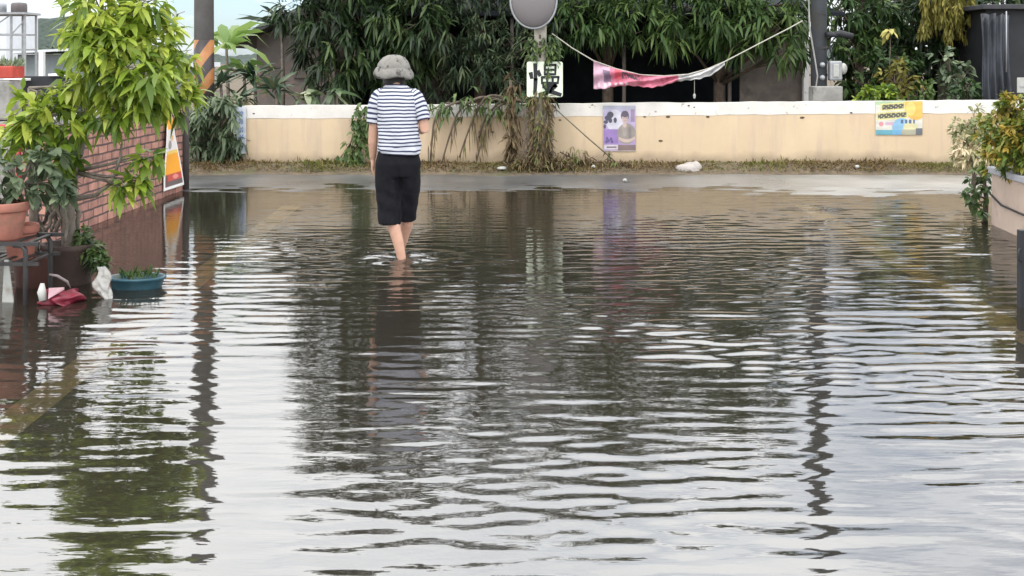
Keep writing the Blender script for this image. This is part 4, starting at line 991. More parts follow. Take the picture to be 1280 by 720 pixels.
# the sheet is fixed to the road side of the brick wall's end, leaning slightly
nx, ny = 44, 90; Vs = []; U, Vv = np.meshgrid(np.linspace(0, 1, nx), np.linspace(0, 1, ny)); Cc = orange_sign(U, Vv)
for j in range(ny):
    w = j / (ny - 1)
    ya, yb = np.interp(w, [0, .12, .5, 1], [11.93, 11.88, 11.85, 11.84]), np.interp(w, [0, .12, .5, 1], [12.02, 12.14, 12.32, 12.48])
    for i in range(nx):
        u = i / (nx - 1); Vs.append((BX + .035 + .012 * math.sin(w * 5 + u * 3), ya + (yb - ya) * u, .90 - w * .83))
ii = (np.arange(ny - 1)[:, None] * nx + np.arange(nx - 1)[None, :]).ravel()
o = np_mesh('sign_flag', Vs, np.stack([ii, ii + nx, ii + nx + 1, ii + 1], 1).ravel(), np.full(len(ii), 4), M['print'], None, True, None, Cc.reshape(-1, 3))
so = o.modifiers.new('s', 'SOLIDIFY'); so.thickness = .01
tag(o, 'tall orange and white advertising flag with a red and black foot by the dark post', 'banner', None, 'thing')

dk = empty('dark_fence', (X(52, 12.6), 12.6, 0), 'black solid fence panel with pale top edges behind the potted tree', 'fence')
MB().box(X(14, 12.6), X(104, 12.6), 12.55, 12.62, -.2, Z(95, 12.6)).build('panel', M['black'], dk, .005)
MB().box(X(60, 12.5), X(84, 12.5), 12.5, 12.66, Z(95, 12.6), Z(92, 12.6)).build('cap', M['whitepaint'], dk, .004)
MB().box(X(6, 12.4), X(32, 12.4), 12.36, 12.54, Z(101, 12.4), Z(98, 12.4)).build('cap', M['whitepaint'], dk, .004)
pw = MB(); pw.box(X(48, 16), X(54, 16), 16, 16.08, 0, Z(64, 16))
tag(pw.build('fence_post', M['whitepaint'], None, .005), 'pale upright post standing behind the black fence panel', 'post', None, 'thing')
cbk = MB()
for k in range(4): cbk.box(X(-30, 9.6), X(15, 9.6) - .02 * (k % 2), 9.6, 9.85, -.1 + k * .35, .235 + k * .35)
tag(cbk.build('block_pillar', M['concrete'], None, .012), 'stacked grey concrete block pillar at the water edge behind the terracotta pots', 'pillar', None, 'thing')
rpn = empty('red_planter', (X(0, 9.6), 9.7, 1.3), 'red planter trough of grass on top of the block pillar', 'planter')
MB().box(X(-30, 9.6), X(16, 9.6), 9.6, 9.84, 1.302, Z(87, 9.6) + .03).build('trough', M['redpaint'], rpn, .01)
n_ = 240; pts = np.stack([rng.uniform(X(-28, 9.6), X(18, 9.6), n_), rng.uniform(9.63, 9.82, n_), np.full(n_, 1.40)], 1)
V, FL, FS, T = blades(pts, .10, .014, .4, rng.uniform(.4, 1, n_)); np_mesh('grass', V, FL, FS, LM['greygreen'], T, True, rpn)
rd = MB(); rd.tube([(X(23, 9.0), 9.0, -.15), (X(23, 9.0), 9.0, Z(152, 9.0))], .022, 10); rd.tube([(X(23, 9.0) , 9.0, Z(158, 9)), (X(23, 9.0) - .25, 9.0, Z(158, 9))], .016, 8)
tag(rd.build('red_post', mat('redpost', (.50, .05, .07), .5)), 'thin red metal post behind the potted plants', 'post', None, 'thing')

# ------------------------------------------------------------------ potted plants group at the left
TY = 7.35
tx0 = X(92, TY)
tr_pts = [P(88, 345, TY), P(86, 300, TY), P(84, 262, TY), P(92, 215, TY), P(106, 160, TY), P(116, 100, TY + .03), P(124, 40, TY + .03), P(130, -30, TY)]
clm = clumps_px([(128, -30, 7.35, 26, .7), (132, 8, 7.3, 34, .75), (168, 18, 7.3, 32, .7), (148, 50, 7.2, 36, .7), (192, 48, 7.4, 34, .65), (112, 58, 7.4, 32, .6), (222, 76, 7.4, 24, .6), (170, 88, 7.2, 38, .6), (122, 100, 7.3, 30, .5), (205, 108, 7.4, 26, .55), (231, 118, 7.45, 16, .6), (160, 128, 7.2, 26, .5), (190, 132, 7.35, 16, .55), (98, 112, 7.4, 24, .6), (184, 196, 7.3, 11, .5), (150, 232, 7.25, 9, .4), (172, 226, 7.3, 7, .5), (98, 12, 7.5, 22, .6), (130, 70, 7.15, 30, .5), (185, 100, 7.1, 28, .45), (215, 128, 7.4, 20, .5), (140, 142, 7.2, 20, .4), (120, 36, 7.1, 26, .6), (130, -60, 7.4, 20, .7), (190, 0, 7.4, 20, .65), (212, 40, 7.45, 18, .6)])
tree('potted_tree', 'tall potted tree with shiny yellow green leaves at the edge of the brick wall', 'tree', P(88, 345, TY), tr_pts, [.05, .05, .045, .034, .028, .022, .016, .008], clm, LM['yellowgreen'], 8, .138, .042, .48, 560, None, 'greybark', down=.2, spread=.9, branch_r=.014, tone=(.48, .3))
bs = bpy.data.objects['potted_tree']
sb = MB(); sb.tube([P(88, 250, TY), P(120, 244, TY - .05), P(140, 228, TY - .05), P(150, 198, TY - .05), P(152, 180, TY)], [.02, .016, .013, .01, .007], 7)
for k in range(12):
    a = random.uniform(40, 95); q = [P(a, 255 + random.uniform(-8, 8), TY + random.uniform(-.1, .1))]
    for s in range(4): q.append(q[-1] + Vector((random.uniform(-.05, .05), random.uniform(-.04, .04), -.055)))
    sb.tube(q, [.016, .018, .015, .012, .01], 6)
sb.build('twisted_stem', M['greybark'], bs)
clm = clumps_px([(58, 122, 7.25, 22, .6), (34, 132, 7.3, 20, .55), (70, 142, 7.2, 24, .5), (22, 155, 7.3, 16, .6), (55, 168, 7.2, 22, .4), (88, 165, 7.25, 14, .4), (92, 108, 7.25, 14, .75), (30, 186, 7.15, 20, .4), (68, 192, 7.2, 22, .35), (48, 150, 7.15, 20, .5), (100, 140, 7.3, 16, .45), (84, 205, 7.2, 16, .3)])
tree('potted_shrub', 'shorter yellow green shrub before the black fence panel', 'shrub', P(45, 345, 7.25), [P(45, 350, 7.25), P(42, 290, 7.25), P(40, 220, 7.25), P(38, 150, 7.25), P(36, 110, 7.25)], [.03, .028, .022, .015, .008], clm, LM['yellowgreen'], 8, .125, .046, .35, 520, None, 'greybark', down=.3, branch_r=.01, tone=(.5, .2))
clm = clumps_px([(45, 212, 6.95, 26, .55), (20, 225, 6.95, 22, .45), (68, 228, 7.0, 22, .5), (85, 240, 7.05, 14, .4), (2, 205, 6.95, 20, .35), (35, 240, 6.9, 18, .5), (-5, 235, 6.9, 18, .4), (60, 196, 7, 16, .4)])
tree('potted_bush', 'grey green leafy bush growing out of the larger terracotta pot', 'bush', P(4, 262, 6.9), [P(4, 272, 6.9), P(10, 250, 6.92), P(25, 230, 6.95), P(38, 205, 6.95)], [.02, .018, .014, .008], clm, LM['greygreen'], 6, .095, .05, .4, 650, None, 'greybark', down=.1, branch_r=.007)
def pot(label, px, Y, py_top, py_bot, rpx, mname):
    z0, z1 = Z(py_bot, Y), Z(py_top, Y); r = rpx * Y / F; h = z1 - z0; x = X(px, Y)
    root = empty('flower_pot', (x, Y, z0), label, 'flower pot', 'terracotta pots on the rack')
    MB().lathe([(r * .02, 0), (r * .70, 0), (r * .74, h * .06), (r * .90, h * .72), (r * .90, h * .78), (r * .82, h * .78), (r * .8, h * .6)], (x, Y, z0), 32).build('pot_body', M[mname], root)
    MB().lathe([(r * .88, h * .76), (r, h * .765), (r * 1.03, h * .80), (r * 1.04, h * .97), (r * 1.0, h), (r * .90, h * .995), (r * .86, h * .82)], (x, Y, z0), 32, cap=False).build('rim', M[mname], root)
    MB().lathe([(r * .02, h * .86), (r * .6, h * .875), (r * .88, h * .86)], (x, Y, z0), 24, cap=False).build('earth', M['soil'], root)
RY = 6.85
pot('large terracotta pot standing on the black rack top', 4, RY, 252, 299, 30, 'terracotta')
pot('smaller reddish pot on the lower shelf of the black rack', 26, 7.02, 280, 323, 21, 'terracotta')
rk_ = empty('plant_rack', (X(5, RY), RY, -.13), 'black metal plant rack with a bent leg standing in the water', 'rack')
zt = Z(302, RY); xr_ = X(46, RY); xl_ = X(-60, RY)
def rack_leg(x, y):
    return MB().tube([(x - .07, y, zt + .005), (x - .02, y, zt + .002), (x, y, zt - .03), (x + .002, y, zt - .1), (x, y, -.17)], .016, 8)
fr2 = MB()
fr2.bar((xl_, RY - .16, zt + .012), (xr_ + .08, RY - .16, zt + .012), .03, .022); fr2.bar((xl_, RY + .2, zt + .012), (xr_ + .08, RY + .2, zt + .012), .03, .022)
for k in range(7): fr2.bar((xl_ + k * (xr_ - xl_) / 6, RY - .16, zt + .012), (xl_ + k * (xr_ - xl_) / 6, RY + .2, zt + .012), .03, .01)
fr2.build('rack_top', M['blackmetal'], rk_)
for x in (xl_, xr_):
    for y in (RY - .16, RY + .2): rack_leg(x, y).build('leg', M['blackmetal'], rk_)
zs = Z(324, RY); fr3 = MB()
fr3.bar((xl_, RY - .16, zs), (xr_ + .08, RY - .16, zs), .02, .02); fr3.bar((xl_, RY + .2, zs), (xr_ + .06, RY + .2, zs), .02, .02)
for k in range(7): fr3.bar((xl_ + k * (xr_ - xl_) / 6, RY - .16, zs), (xl_ + k * (xr_ - xl_) / 6, RY + .2, zs), .03, .008)
fr3.build('shelf', M['blackmetal'], rk_)
# the tree's own tub
tb = empty('plant_tub', (X(84, TY), TY, -.12), 'dark brown tub holding the tall potted tree', 'tub')
MB().lathe([(.02, 0), (.12, 0), (.125, .02), (.165, .34), (.175, .35), (.175, .38), (.15, .38), (.14, .30)], (X(86, TY), TY, -.12), 28).build('tub_body', mat('tub', (.055, .035, .028), .7, .3, 8), tb)
MB().lathe([(.01, .31), (.1, .325), (.145, .31)], (X(86, TY), TY, -.12), 24, cap=False).build('earth', M['soil'], tb)
MB().lathe([(.02, 0), (.11, 0), (.14, .3), (.15, .31), (.15, .33), (.13, .33), (.12, .27)], (X(44, 7.25), 7.25, -.12), 24)
tb2 = empty('plant_tub', (X(45, 7.25), 7.25, -.12), 'shadowed brown tub under the shorter shrub behind the rack', 'tub')
MB().lathe([(.02, 0), (.11, 0), (.14, .3), (.15, .31), (.15, .33), (.13, .33), (.12, .27)], (X(45, 7.27), 7.27, -.12), 24).build('tub_body', mat('tub2', (.10, .045, .035), .7, .3, 8), tb2)
MB().lathe([(.01, .28), (.08, .29), (.125, .28)], (X(45, 7.27), 7.27, -.12), 20, cap=False).build('earth', M['soil'], tb2)
# leaning white board, red bag, white rag, teal tub
wbd = MB(); Yb = 6.75
slab(wbd, [(X(1, Yb), -.13), (X(20, Yb), -.13), (X(10, Yb), Z(325, Yb)), (X(5, Yb), Z(325, Yb))], Yb, Yb + .014)
tag(wbd.build('white_board', M['whiteplastic'], None, .003), 'tapering white board standing in the water under the black rack', 'board', None, 'thing')
bg_ = empty('plastic_bag', (X(70, 6.75), 6.75, 0), 'wet crimson and white plastic bag floating beside the rack leg', 'bag')
def blob(c, r, n=18, m=12, s=.25, f=9):
    q = MB(); q.ball(c, r, n, m)
    q.v = [(x + s * r[0] * math.sin(f * z / r[2] * .3 + y * 40), y + s * r[1] * math.sin(x * 50 + z * 20), z + s * r[2] * math.sin(x * 37 + y * 23) * (1 if z > c[2] else .3)) for x, y, z in q.v]
    return q
blob(P(77, 373, 6.75), (.115, .10, .055), 48, 30, .22, 15).build('bag_body', M['redplastic'], bg_)
MB().tube([P(62, 343, 6.7), P(72, 345, 6.68), P(84, 352, 6.7), P(88, 360, 6.72)], [.006, .009, .008, .004], 7).build('handle', mat('wetgrey', (.16, .13, .13), .4), bg_)
wf = MB(); wf.rings([[P(60, 374, 6.64), P(61, 360, 6.66), P(62, 360, 6.68), P(60.5, 374, 6.66)], [P(80, 362, 6.64), P(80, 359, 6.64), P(80.5, 359, 6.66), P(80.5, 362, 6.66)]], smooth=False)
wf.build('white_flap', mat('pinkwhite', (.42, .26, .28), .45, .2, 9), bg_)
wb2 = MB(); wb2.tube([P(54, 376, 6.66), P(52, 365, 6.67), P(53, 354, 6.68)], [.022, .026, .012], 9)
tag(wb2.build('bottle', M['whiteplastic']), 'pinkish white plastic bottle bobbing upright beside the crimson bag', 'bottle', None, 'thing')
rg = MB(); NR = 20; RG = []
for j in range(26):
    w = j / 25; c = P(126 + 7 * w + 2 * math.sin(w * 9), 334 + 44 * w, 6.95 - .12 * w); wd = .012 + .034 * math.sin(math.pi * min(1, w * .9 + .08))
    RG.append([c + Vector((wd * math.cos(a) * (1 + .35 * math.sin(3 * a + w * 8)), .5 * wd * math.sin(a) * (1 + .5 * math.sin(4 * a - w * 11)), .006 * math.sin(5 * a + w * 20))) for a in np.linspace(0, 2 * math.pi, NR + 1)[:-1]])
rg.rings(RG)
tag(rg.build('rag', mat('ragcloth', (.34, .33, .31), .9, .3, 14, stain=(.15, .13, .10), stain_scale=12, bump=.4)), 'twisted wet white rag draped into the water next to the teal basin', 'rag', None, 'thing')
tY = 7.2; bs_ = empty('basin', (X(171, tY), tY, -.02), 'teal plastic basin with grass floating near the brick wall', 'basin')
MB().lathe([(.02, 0), (.13, 0), (.14, .02), (.163, .105), (.176, .108), (.176, .122), (.155, .12), (.135, .03), (.02, .025)], (X(171, tY), tY, -.05), 32, sq=(1.06, .75)).build('basin_body', M['tealplastic'], bs_)
n_ = 150; aa = rng.uniform(0, 6.28, n_); rr_ = .13 * np.sqrt(rng.random(n_))
pts = np.stack([X(174, tY) + rr_ * np.cos(aa), tY + .7 * rr_ * np.sin(aa), np.full(n_, .06)], 1)
V, FL, FS, T = blades(pts, .10, .008, .5, rng.uniform(.2, 1, n_)); np_mesh('grass', V, FL, FS, LM['midgreen'], T, True, bs_)
sp_ = empty('weed_clump', P(112, 335, 7.3), 'scraggly dark weed clump between the tub and the teal basin', 'weeds')
cl_ = clumps_px([(112, 312, 7.3, 14, .45), (104, 296, 7.35, 12, .4), (122, 326, 7.25, 11, .4)])
pp = []
for c_ in cl_:
    p_, d_ = clump_tips(c_[:3], c_[3], 40); pp.append(rosettes(p_, d_, 4, .06, .02, .4, .8, 0, (c_[4], .25)))
V, FL, FS, T = join(pp); np_mesh('leaves', V, FL, FS, LM['vine'], T, True, sp_)
MB().tube([P(112, 345, 7.3), P(110, 320, 7.3), P(106, 292, 7.33)], .006, 5).build('stem', M['bark'], sp_)

# ------------------------------------------------------------------ right: planter wall, hedges, gate
pwl = empty('planter_wall', (4.4, 9.0, -.05), 'low peach planter wall with a grey coping in front of the orange hedge', 'wall')
far, near = Vector((X(1239, 9.95), 9.95, 0)), Vector((4.02, 7.6, 0))
dn = (near - far).normalized(); sd_ = Vector((-dn.y, dn.x, 0))
if sd_.x < 0: sd_ = -sd_
near2 = far + dn * 5.5
def pw_(z0, z1, o0, o1, e=0):
    a, b_ = far - dn * e + sd_ * o0, near2 + sd_ * o0; c, d = near2 + sd_ * o1, far - dn * e + sd_ * o1
    q = [a, b_, c, d]; return MB().hexa([(v.x, v.y, z0) for v in q] + [(v.x, v.y, z1) for v in q])
M['pinkplaster'] = mat('pinkplaster', (.43, .335, .27), .85, .14, 3, bump=.2, stain=(.30, .22, .18), stain_scale=4)
pw_(-.3, .455, 0, .18).build('wall_body', M['pinkplaster'], pwl, .008)
pw_(.455, .515, -.03, .22, .03).build('coping', mat('coping', (.33, .33, .35), .8, .2, 5, bump=.3), pwl, .012)
a_ = far - sd_ * .012
MB().tube([a_ + dn * .02 + Vector((0, 0, .27)), a_ + dn * .3 + Vector((0, 0, .21)), a_ + dn * .8 + Vector((0, 0, .2)), a_ + dn * 2.5 + Vector((0, 0, .22))], .009, 6).build('cable', M['black'], pwl)
back = MB(); e = far + Vector((0, .0, 0)); back.hexa([(far.x + .03, far.y - .18, -.3), (far.x + 4, far.y - .18, -.3), (far.x + 4, far.y - .02, -.3), (far.x + .03, far.y - .02, -.3), (far.x + .03, far.y - .18, .45), (far.x + 4, far.y - .18, .45), (far.x + 4, far.y - .02, .45), (far.x + .03, far.y - .02, .45)])
MB().hexa([(4.2, 4.5, .3), (8, 4.5, .3), (8, 9.75, .3), (4.4, 9.75, .3), (4.2, 4.5, .38), (8, 4.5, .38), (8, 9.75, .38), (4.4, 9.75, .38)]).build('planter_earth', M['soil'], pwl)
back.build('end_wall', M['pinkplaster'], pwl, .008)
def hedge_bush(label, lst, lm, base_px, k, length, width, tips, name='hedge_bush', grp='hedge bushes on the planter wall', droop=.35):
    cl = clumps_px(lst); x, Y = X(base_px[0], base_px[1]), base_px[1]
    return tree(name, label, 'bush', (x, Y, base_px[2]), [(x, Y, base_px[2]), (x + .02, Y, base_px[2] + .25), (x, Y, base_px[2] + .45)], [.03, .022, .012], cl, lm, k, length, width, droop, tips, grp, branch_r=.01, tone=(.5, .25))
hedge_bush('orange tipped leafy hedge bush rising above the planter wall end', [(1256, 150, 9.6, 24, .75), (1272, 135, 9.4, 22, .7), (1246, 185, 9.6, 20, .65), (1270, 190, 9.3, 24, .55), (1290, 160, 9.3, 28, .55), (1262, 208, 9.5, 14, .5), (1300, 200, 9.2, 24, .5), (1240, 160, 9.7, 22, .55), (1258, 175, 9.4, 24, .6), (1275, 165, 9.3, 24, .7), (1245, 205, 9.55, 14, .45), (1262, 128, 9.5, 16, .8)], LM['orange'], (1268, 9.5, .38), 8, .075, .03, 1400)
hedge_bush('green hedge bush nearer along the planter wall top', [(1330, 165, 8.7, 34, .35), (1350, 200, 8.6, 34, .4), (1310, 130, 9.1, 26, .45)], LM['orange'], (1335, 8.7, .38), 7, .08, .032, 800)
hedge_bush('pale cream flowering bush between the wall and the orange hedge', [(1212, 165, 12.2, 20, .35), (1222, 145, 12.3, 16, .5), (1203, 190, 12.0, 16, .8), (1222, 195, 12.0, 18, .8), (1232, 172, 12.2, 16, .5), (1214, 202, 11.9, 12, .7), (1200, 160, 12.2, 14, .45), (1210, 180, 12, 18, .7), (1225, 160, 12.2, 18, .45)], LM['cream'], (1216, 12.1, .02), 7, .085, .028, 1000, 'cream_bush', None)
hedge_bush('dark leafy bush trailing into the flood at the planter wall corner', [(1222, 228, 10.15, 14, .4), (1228, 215, 10.15, 12, .4), (1217, 245, 10.1, 13, .45), (1230, 240, 10.1, 12, .35), (1224, 258, 10.05, 9, .5)], LM['vine'], (1230, 10.15, -.05), 6, .075, .038, 900, 'corner_bush', None)
ws = empty('white_signboard', (X(1285, 12.5), 12.5, 0), 'small white sign on a post behind the orange hedge', 'sign')
MB().box(X(1271, 12.5), X(1300, 12.5), 12.48, 12.5, Z(116, 12.5), Z(97, 12.5)).build('sign_plate', M['whiteplastic'], ws, .004)
MB().box(X(1274, 12.5), X(1284, 12.5), 12.474, 12.482, Z(109, 12.5), Z(107, 12.5)).build('marks', M['greymetal'], ws)
MB().tube([(X(1286, 12.5), 12.53, -.1), (X(1286, 12.5), 12.53, Z(97, 12.5))], .02, 8).build('post', M['greymetal'], ws)
GY = 6.6
gt = empty('metal_gate', (X(1300, GY), GY, -.14), 'black metal gate with a loop latch half cut by the picture edge', 'gate')
gx0 = X(1275.5, GY)
MB().box(gx0, gx0 + .05, GY, GY + .05, -.16, Z(288, GY)).build('stile', M['black'], gt, .004)
fr4 = MB(); fr4.bar((gx0 + .05, GY + .025, Z(292, GY)), (gx0 + .9, GY + .025, Z(292, GY)), .04, .04); fr4.bar((gx0 + .05, GY + .025, -.08), (gx0 + .9, GY + .025, -.08), .04, .04)
for k in range(7): fr4.bar((gx0 + .14 + k * .11, GY + .025, -.08), (gx0 + .14 + k * .11, GY + .025, Z(294, GY)), .018, .018)
fr4.build('bars', M['black'], gt)
MB().tube([(gx0 + .005, GY + .0, Z(311, GY)), (gx0 - .012, GY - .01, Z(312, GY)), (gx0 - .016, GY - .01, Z(318, GY)), (gx0 - .012, GY - .01, Z(326, GY)), (gx0 + .005, GY, Z(327, GY))], .006, 7).build('latch', M['black'], gt)

# ------------------------------------------------------------------ the wading person
PX, PYY, PZ = X(497.5, 8.28), 8.28, -.10
person = empty('person', (PX, PYY, PZ), 'person wading away in a pale bucket hat, navy striped top and black knee length trousers', 'person')
dg_objs = []
def fuse(mb, voxel, smooth=6):
    """fuse overlapping closed shells into one continuous surface"""
    me = mb.mesh('tmp', [M['skin']])
    o = bpy.data.objects.new('tmp', me); COL.objects.link(o)
    r = o.modifiers.new('r', 'REMESH'); r.mode = 'VOXEL'; r.voxel_size = voxel
    s = o.modifiers.new('s', 'SMOOTH'); s.iterations = smooth; s.factor = .5
    dg = bpy.context.evaluated_depsgraph_get()
    out = bpy.data.meshes.new_from_object(o.evaluated_get(dg))
    bpy.data.objects.remove(o)
    out.polygons.foreach_set('use_smooth', [True] * len(out.polygons))
    return out
def link_local(name, me, m, parent=None):
    me.materials.clear(); me.materials.append(m)
    o = bpy.data.objects.new(name, me); COL.objects.link(o); o.parent = parent or person
    return o
bd = MB()
def limb(pts, rad, n=14): bd.tube([pts[0]] + pts + [pts[-1]], [.001] + rad + [.001], n)
def ellr(z, cx, cy, rx, ry, n=28): return [(cx + rx * math.cos(2 * math.pi * k / n), cy + ry * math.sin(2 * math.pi * k / n), z) for k in range(n)]
bd.rings([ellr(z, *q) for z, *q in ((.78, .0, .0, .13, .09), (.88, 0, 0, .135, .095), (1.02, 0, .01, .118, .085), (1.15, -.005, .03, .13, .095), (1.25, -.01, .045, .14, .09), (1.31, -.015, .058, .12, .07), (1.345, -.02, .07, .06, .055))])
limb([(-.022, .075, 1.32), (-.03, .095, 1.38), (-.036, .115, 1.42)], [.055, .05, .05])
HC = Vector((-.042, .135, 1.462)); HR = Matrix.Rotation(R(-16), 3, 'X')
bd.ball(HC, (.074, .094, .112), 24, 18, rot=HR)
bd.ball(HC + HR @ Vector((0, .052, -.062)), (.046, .045, .05), 14, 10, rot=HR)
bd.ball(HC + HR @ Vector((0, .103, -.022)), (.012, .017, .020), 10, 8, rot=HR)
for s in (-1, 1): bd.ball(HC + HR @ Vector((s * .076, .0, -.012)), (.010, .022, .033), 10, 8, rot=HR)
# arms
limb([(-.125, .055, 1.305), (-.165, .046, 1.22), (-.185, .035, 1.06), (-.192, .05, .95), (-.195, .075, .83)], [.05, .045, .036, .036, .025])
limb([(.10, .056, 1.305), (.138, .044, 1.235), (.18, .02, 1.12), (.196, .005, 1.045), (.165, .10, 1.035), (.12, .20, 1.045)], [.045, .045, .04, .036, .034, .025])
def hand(w, d, nrm, thumb, curl):
    """w wrist, d finger direction, nrm the way the palm faces, thumb the thumb side"""
    w, d, nrm, thumb = Vector(w), Vector(d).normalized(), Vector(nrm).normalized(), Vector(thumb).normalized()
    RG = []
    for t, hw_, ht in ((-.02, .02, .018), (.01, .026, .018), (.045, .038, .015), (.08, .040, .013), (.09, .036, .010)):
        RG.append([w + d * t + thumb * hw_ * math.cos(2 * math.pi * k / 14) + nrm * ht * math.sin(2 * math.pi * k / 14) for k in range(14)])
    bd.rings(RG)
    for off, ln in ((.029, .068), (.010, .077), (-.010, .071), (-.028, .055)):
        p = [w + d * .075 + thumb * off]; a = 0
        for seg in (.45, .32, .23):
            a += curl; p.append(p[-1] + (d * math.cos(a) + nrm * math.sin(a)) * ln * seg * 1.1 + thumb * off * .05)
        bd.tube(p, [.0095, .009, .0082, .006], 8)
    p = [w + d * .02 + thumb * .024, w + d * .045 + thumb * .046 + nrm * .008, w + d * .072 + thumb * .054 + nrm * .018, w + d * .094 + thumb * .050 + nrm * .026]
    bd.tube(p, [.013, .012, .010, .007], 8)
hand((-.195, .078, .82), (0, .12, -1), (1, 0, 0), (0, 1, .1), R(16))
hand((.115, .21, 1.046), (-.75, .65, .05), (0, 0, 1), (.6, .75, 0), R(30))
# legs and feet
limb([(-.075, 0, .82), (-.07, .015, .62), (-.058, .02, .46), (-.028, -.02, .33), (.005, -.035, .22), (.034, -.04, .09)], [.085, .072, .055, .047, .041, .031])
limb([(.08, 0, .82), (.078, .06, .62), (.07, .11, .46), (.052, .14, .33), (.015, .20, .2), (-.018, .245, .09)], [.085, .072, .054, .048, .040, .030])
for (fx, fy, yaw) in ((.034, -.04, .06), (-.018, .245, -.12)):
    q = []
    for t, hw_, ht in ((-.06, .022, .02), (-.045, .033, .035), (0, .035, .048), (.05, .038, .035), (.11, .045, .022), (.15, .042, .016), (.165, .03, .010)):
        cx, cy = fx + yaw * t, fy + t
        q.append([(cx + hw_ * math.cos(2 * math.pi * k / 14), cy, max(.002, ht + .004 + ht * math.sin(2 * math.pi * k / 14))) for k in range(14)])
    bd.rings(q)
    for k in range(5): bd.ball((fx + yaw * .16 + (-.03 + k * .015), fy + .168 - abs(k - 2) * .006, .012), (.009, .016, .010), 8, 6)
link_local('body', fuse(bd, .006, 4), M['skin'])
# eyes and mouth
for s in (-1, 1):
    e_ = MB(); e_.ball(HC + HR @ Vector((s * .03, .086, .0)), (.013, .009, .007), 10, 8, rot=HR); link_local('eye', e_.mesh('eye', M['black']), M['black'])
mo = MB(); mo.ball(HC + HR @ Vector((0, .096, -.062)), (.022, .006, .005), 10, 6, rot=HR); link_local('mouth', mo.mesh('mouth', M['redplastic']), mat('lips', (.36, .13, .11), .5))
# hair under the hat
hb_ = MB(); hb_.ball(HC + HR @ Vector((0, -.02, .01)), (.083, .088, .108), 22, 16, rot=HR)
for k in range(15):
    a = R(190 + k * 160 / 14); q = HC + Vector((.072 * math.cos(a), .075 * math.sin(a), -.03))
    hb_.tube([q, q + Vector((.002 * math.cos(a), -.004, -.05)), q + Vector((0, .006, -.085 - .012 * math.sin(k * 2.1)))], [.014, .013, .004], 7)
link_local('hair', fuse(hb_, .006, 3), M['hair'])
# bucket hat
ht = MB(); HT = HC + Vector((-.002, -.02, .138)); RG = []; HR2 = Matrix.Rotation(R(-3), 3, 'X')
for r, z in ((.003, .0), (.045, -.004), (.080, -.020), (.104, -.048), (.118, -.080), (.123, -.104), (.1225, -.109), (.127, -.113), (.137, -.130), (.144, -.150), (.145, -.170), (.139, -.182), (.124, -.168), (.112, -.140), (.105, -.10)):
    ring = []
    for a in np.linspace(0, 2 * math.pi, 49)[:-1]:
        w = max(0, (r - .1) / .04)
        rr_ = r * (1 + .03 * math.sin(3 * a + 1) + .02 * math.sin(7 * a + z * 40) * w + .06 * w * math.exp(-((a - math.pi) / .5) ** 2))
        ring.append(HR2 @ Vector((rr_ * math.cos(a), rr_ * math.sin(a), z + .022 * w * math.exp(-((a - math.pi) / .6) ** 2) + .008 * w * math.sin(4 * a))) + HT)
    RG.append(ring)
ht.rings(RG); link_local('bucket_hat', ht.mesh('hat', M['hat']), M['hat'])
# striped top: torso with two sleeves
m, n, b = new_mat('striped_jersey'); N = n.nodes.new; K = n.links.new
a = N('ShaderNodeAttribute'); a.attribute_name = 'tone'
t = N('ShaderNodeTexCoord'); ns = N('ShaderNodeTexNoise'); ns.inputs['Scale'].default_value = 7; K(t.outputs['Object'], ns.inputs['Vector'])
m1 = N('ShaderNodeMath'); m1.operation = 'MULTIPLY_ADD'; m1.inputs[1].default_value = .018; K(ns.outputs['Fac'], m1.inputs[0]); K(a.outputs['Fac'], m1.inputs[2])
m2 = N('ShaderNodeMath'); m2.operation = 'DIVIDE'; m2.inputs[1].default_value = .0262; K(m1.outputs[0], m2.inputs[0])
m3 = N('ShaderNodeMath'); m3.operation = 'FRACT'; K(m2.outputs[0], m3.inputs[0])
m4 = N('ShaderNodeMath'); m4.operation = 'GREATER_THAN'; m4.inputs[1].default_value = .58; K(m3.outputs[0], m4.inputs[0])
mxx = N('ShaderNodeMixRGB'); mxx.inputs['Color1'].default_value = (.49, .505, .55, 1); mxx.inputs['Color2'].default_value = (.04, .045, .085, 1); K(m4.outputs[0], mxx.inputs['Fac'])
K(mxx.outputs[0], b.inputs['Base Color']); b.inputs['Roughness'].default_value = .9; b.inputs['Specular IOR Level'].default_value = .15
M['jersey'] = m
keys = [(.875, .008, 0, .153, .112), (.90, .008, 0, .158, .116), (.96, .006, 0, .150, .112), (1.05, .002, .008, .143, .107), (1.14, -.004, .026, .148, .112), (1.22, -.009, .042, .156, .112), (1.28, -.013, .052, .158, .102), (1.315, -.016, .06, .146, .092), (1.34, -.019, .068, .118, .078), (1.36, -.022, .076, .088, .068), (1.378, -.026, .086, .066, .06)]
kz = [q[0] for q in keys]
RG, tn = [], []
for z in np.concatenate([np.linspace(.875, 1.28, 44), np.linspace(1.29, 1.378, 14)]):
    cx, cy, rx_, ry_ = [np.interp(z, kz, [q[i] for q in keys]) for i in range(1, 5)]
    ring = []
    for k in range(48):
        a_ = 2 * math.pi * k / 48
        w = max(0, 1.28 - z)
        f = 1 + .035 * math.sin(5 * a_ + z * 21) * min(1, w * 4) + .022 * math.sin(9 * a_ - z * 33 + 1) * min(1, w * 3) + (.03 * math.sin(z * 75 + 2.5 * math.sin(a_ * 2)) * max(0, 1 - (z - .875) / .16) if z < 1.03 else 0)
        ca, sa = math.cos(a_), math.sin(a_)
        ring.append((cx + rx_ * f * math.copysign(abs(ca) ** .88, ca), cy + ry_ * f * math.copysign(abs(sa) ** .88, sa), z - .012 * math.sin(a_ + 2.4) * (z < .92)))
    RG.append(ring); tn.append(z)
sm2 = MB(); sm2.rings(RG, cap=False, tones=tn)
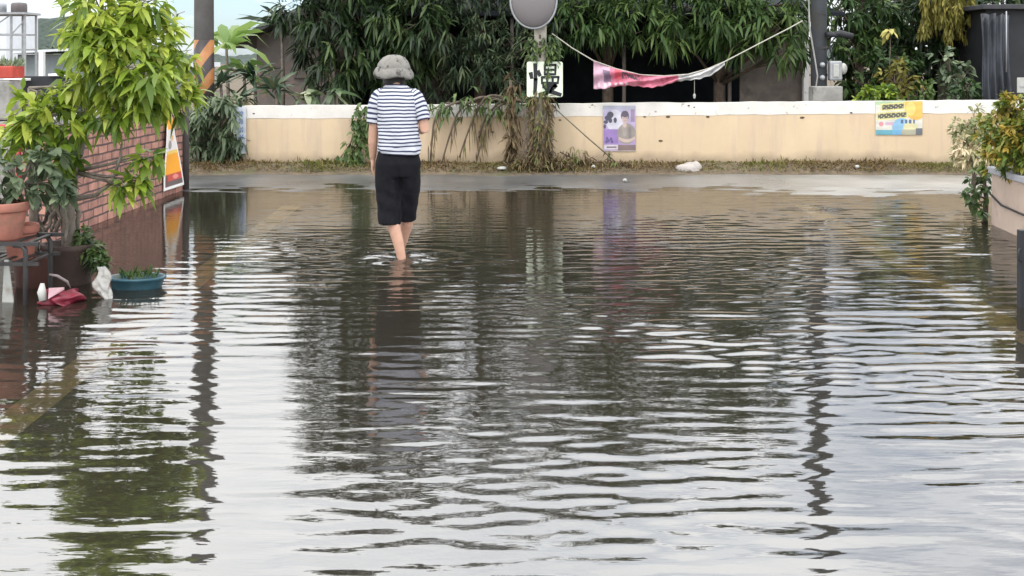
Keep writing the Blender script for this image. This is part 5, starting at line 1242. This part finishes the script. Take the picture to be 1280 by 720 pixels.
shirt = link_local('striped_top', sm2.mesh('striped_top', M['jersey']), M['jersey'])
so = shirt.modifiers.new('s', 'SOLIDIFY'); so.thickness = .004; so.offset = 1
for pts, rad in (([(-.105, .058, 1.318), (-.14, .052, 1.29), (-.165, .047, 1.235), (-.178, .043, 1.16), (-.186, .04, 1.088)], [(.044, .046), (.060, .062), (.062, .068), (.056, .062), (.053, .058)]),
                 ([(.085, .058, 1.318), (.115, .052, 1.29), (.145, .042, 1.235), (.168, .03, 1.17), (.185, .018, 1.11)], [(.044, .046), (.060, .062), (.062, .068), (.056, .062), (.053, .058)])):
    fine, fr5, tn5 = [], [], []
    for s in np.linspace(0, 4, 21):
        j = min(3, int(s)); u = s - j
        fine.append(Vector(pts[j]).lerp(Vector(pts[j + 1]), u)); fr5.append(tuple((rad[j][q] * (1 - u) + rad[j + 1][q] * u) * (1 + .03 * math.sin(s * 6 + q)) for q in (0, 1)))
        tn5.append(1.33 - s * .055)
    sl_ = MB(); sl_.tube(fine, fr5, 24, tones=tn5, cap=False)
    o = link_local('sleeve', sl_.mesh('sleeve', M['jersey']), M['jersey'], shirt)
    so = o.modifiers.new('s', 'SOLIDIFY'); so.thickness = .004
# knee length trousers
tq = MB()
def tl(pts, rad):
    tq.tube(pts, rad, 26)
tl([(-.055, 0, .93), (-.066, .0, .80), (-.070, .012, .65), (-.064, .01, .50), (-.062, .0, .345)], [(.08, .085), (.100, .108), (.102, .105), (.096, .100), (.090, .096)])
tl([(.058, 0, .93), (.072, .01, .80), (.072, .045, .65), (.066, .10, .50), (.058, .135, .37)], [(.08, .085), (.092, .108), (.090, .105), (.078, .094), (.066, .086)])
tq.rings([ellr(z, *q) for z, *q in ((.70, .0, .01, .155, .112), (.80, .002, .002, .170, .120), (.88, .004, 0, .146, .102), (.93, .004, 0, .13, .09))])
me = fuse(tq, .008, 4)
for v in me.vertices:
    w = max(0, .8 - v.co.z); s = .009 * math.sin(v.co.x * 52 + v.co.z * 9) * min(1, w * 4) + .004 * math.sin(v.co.z * 50 + v.co.x * 20) * (v.co.z < .6)
    x0_ = .006 - .03 * max(0, .6 - v.co.z)
    if v.co.z < .80 and v.co.y < .06: s += .030 * math.exp(-((v.co.x - x0_) / .016) ** 2) * min(1, (.80 - v.co.z) * 5)
    v.co.y += s; v.co.x += s * .4
link_local('trousers', me, M['pants'])
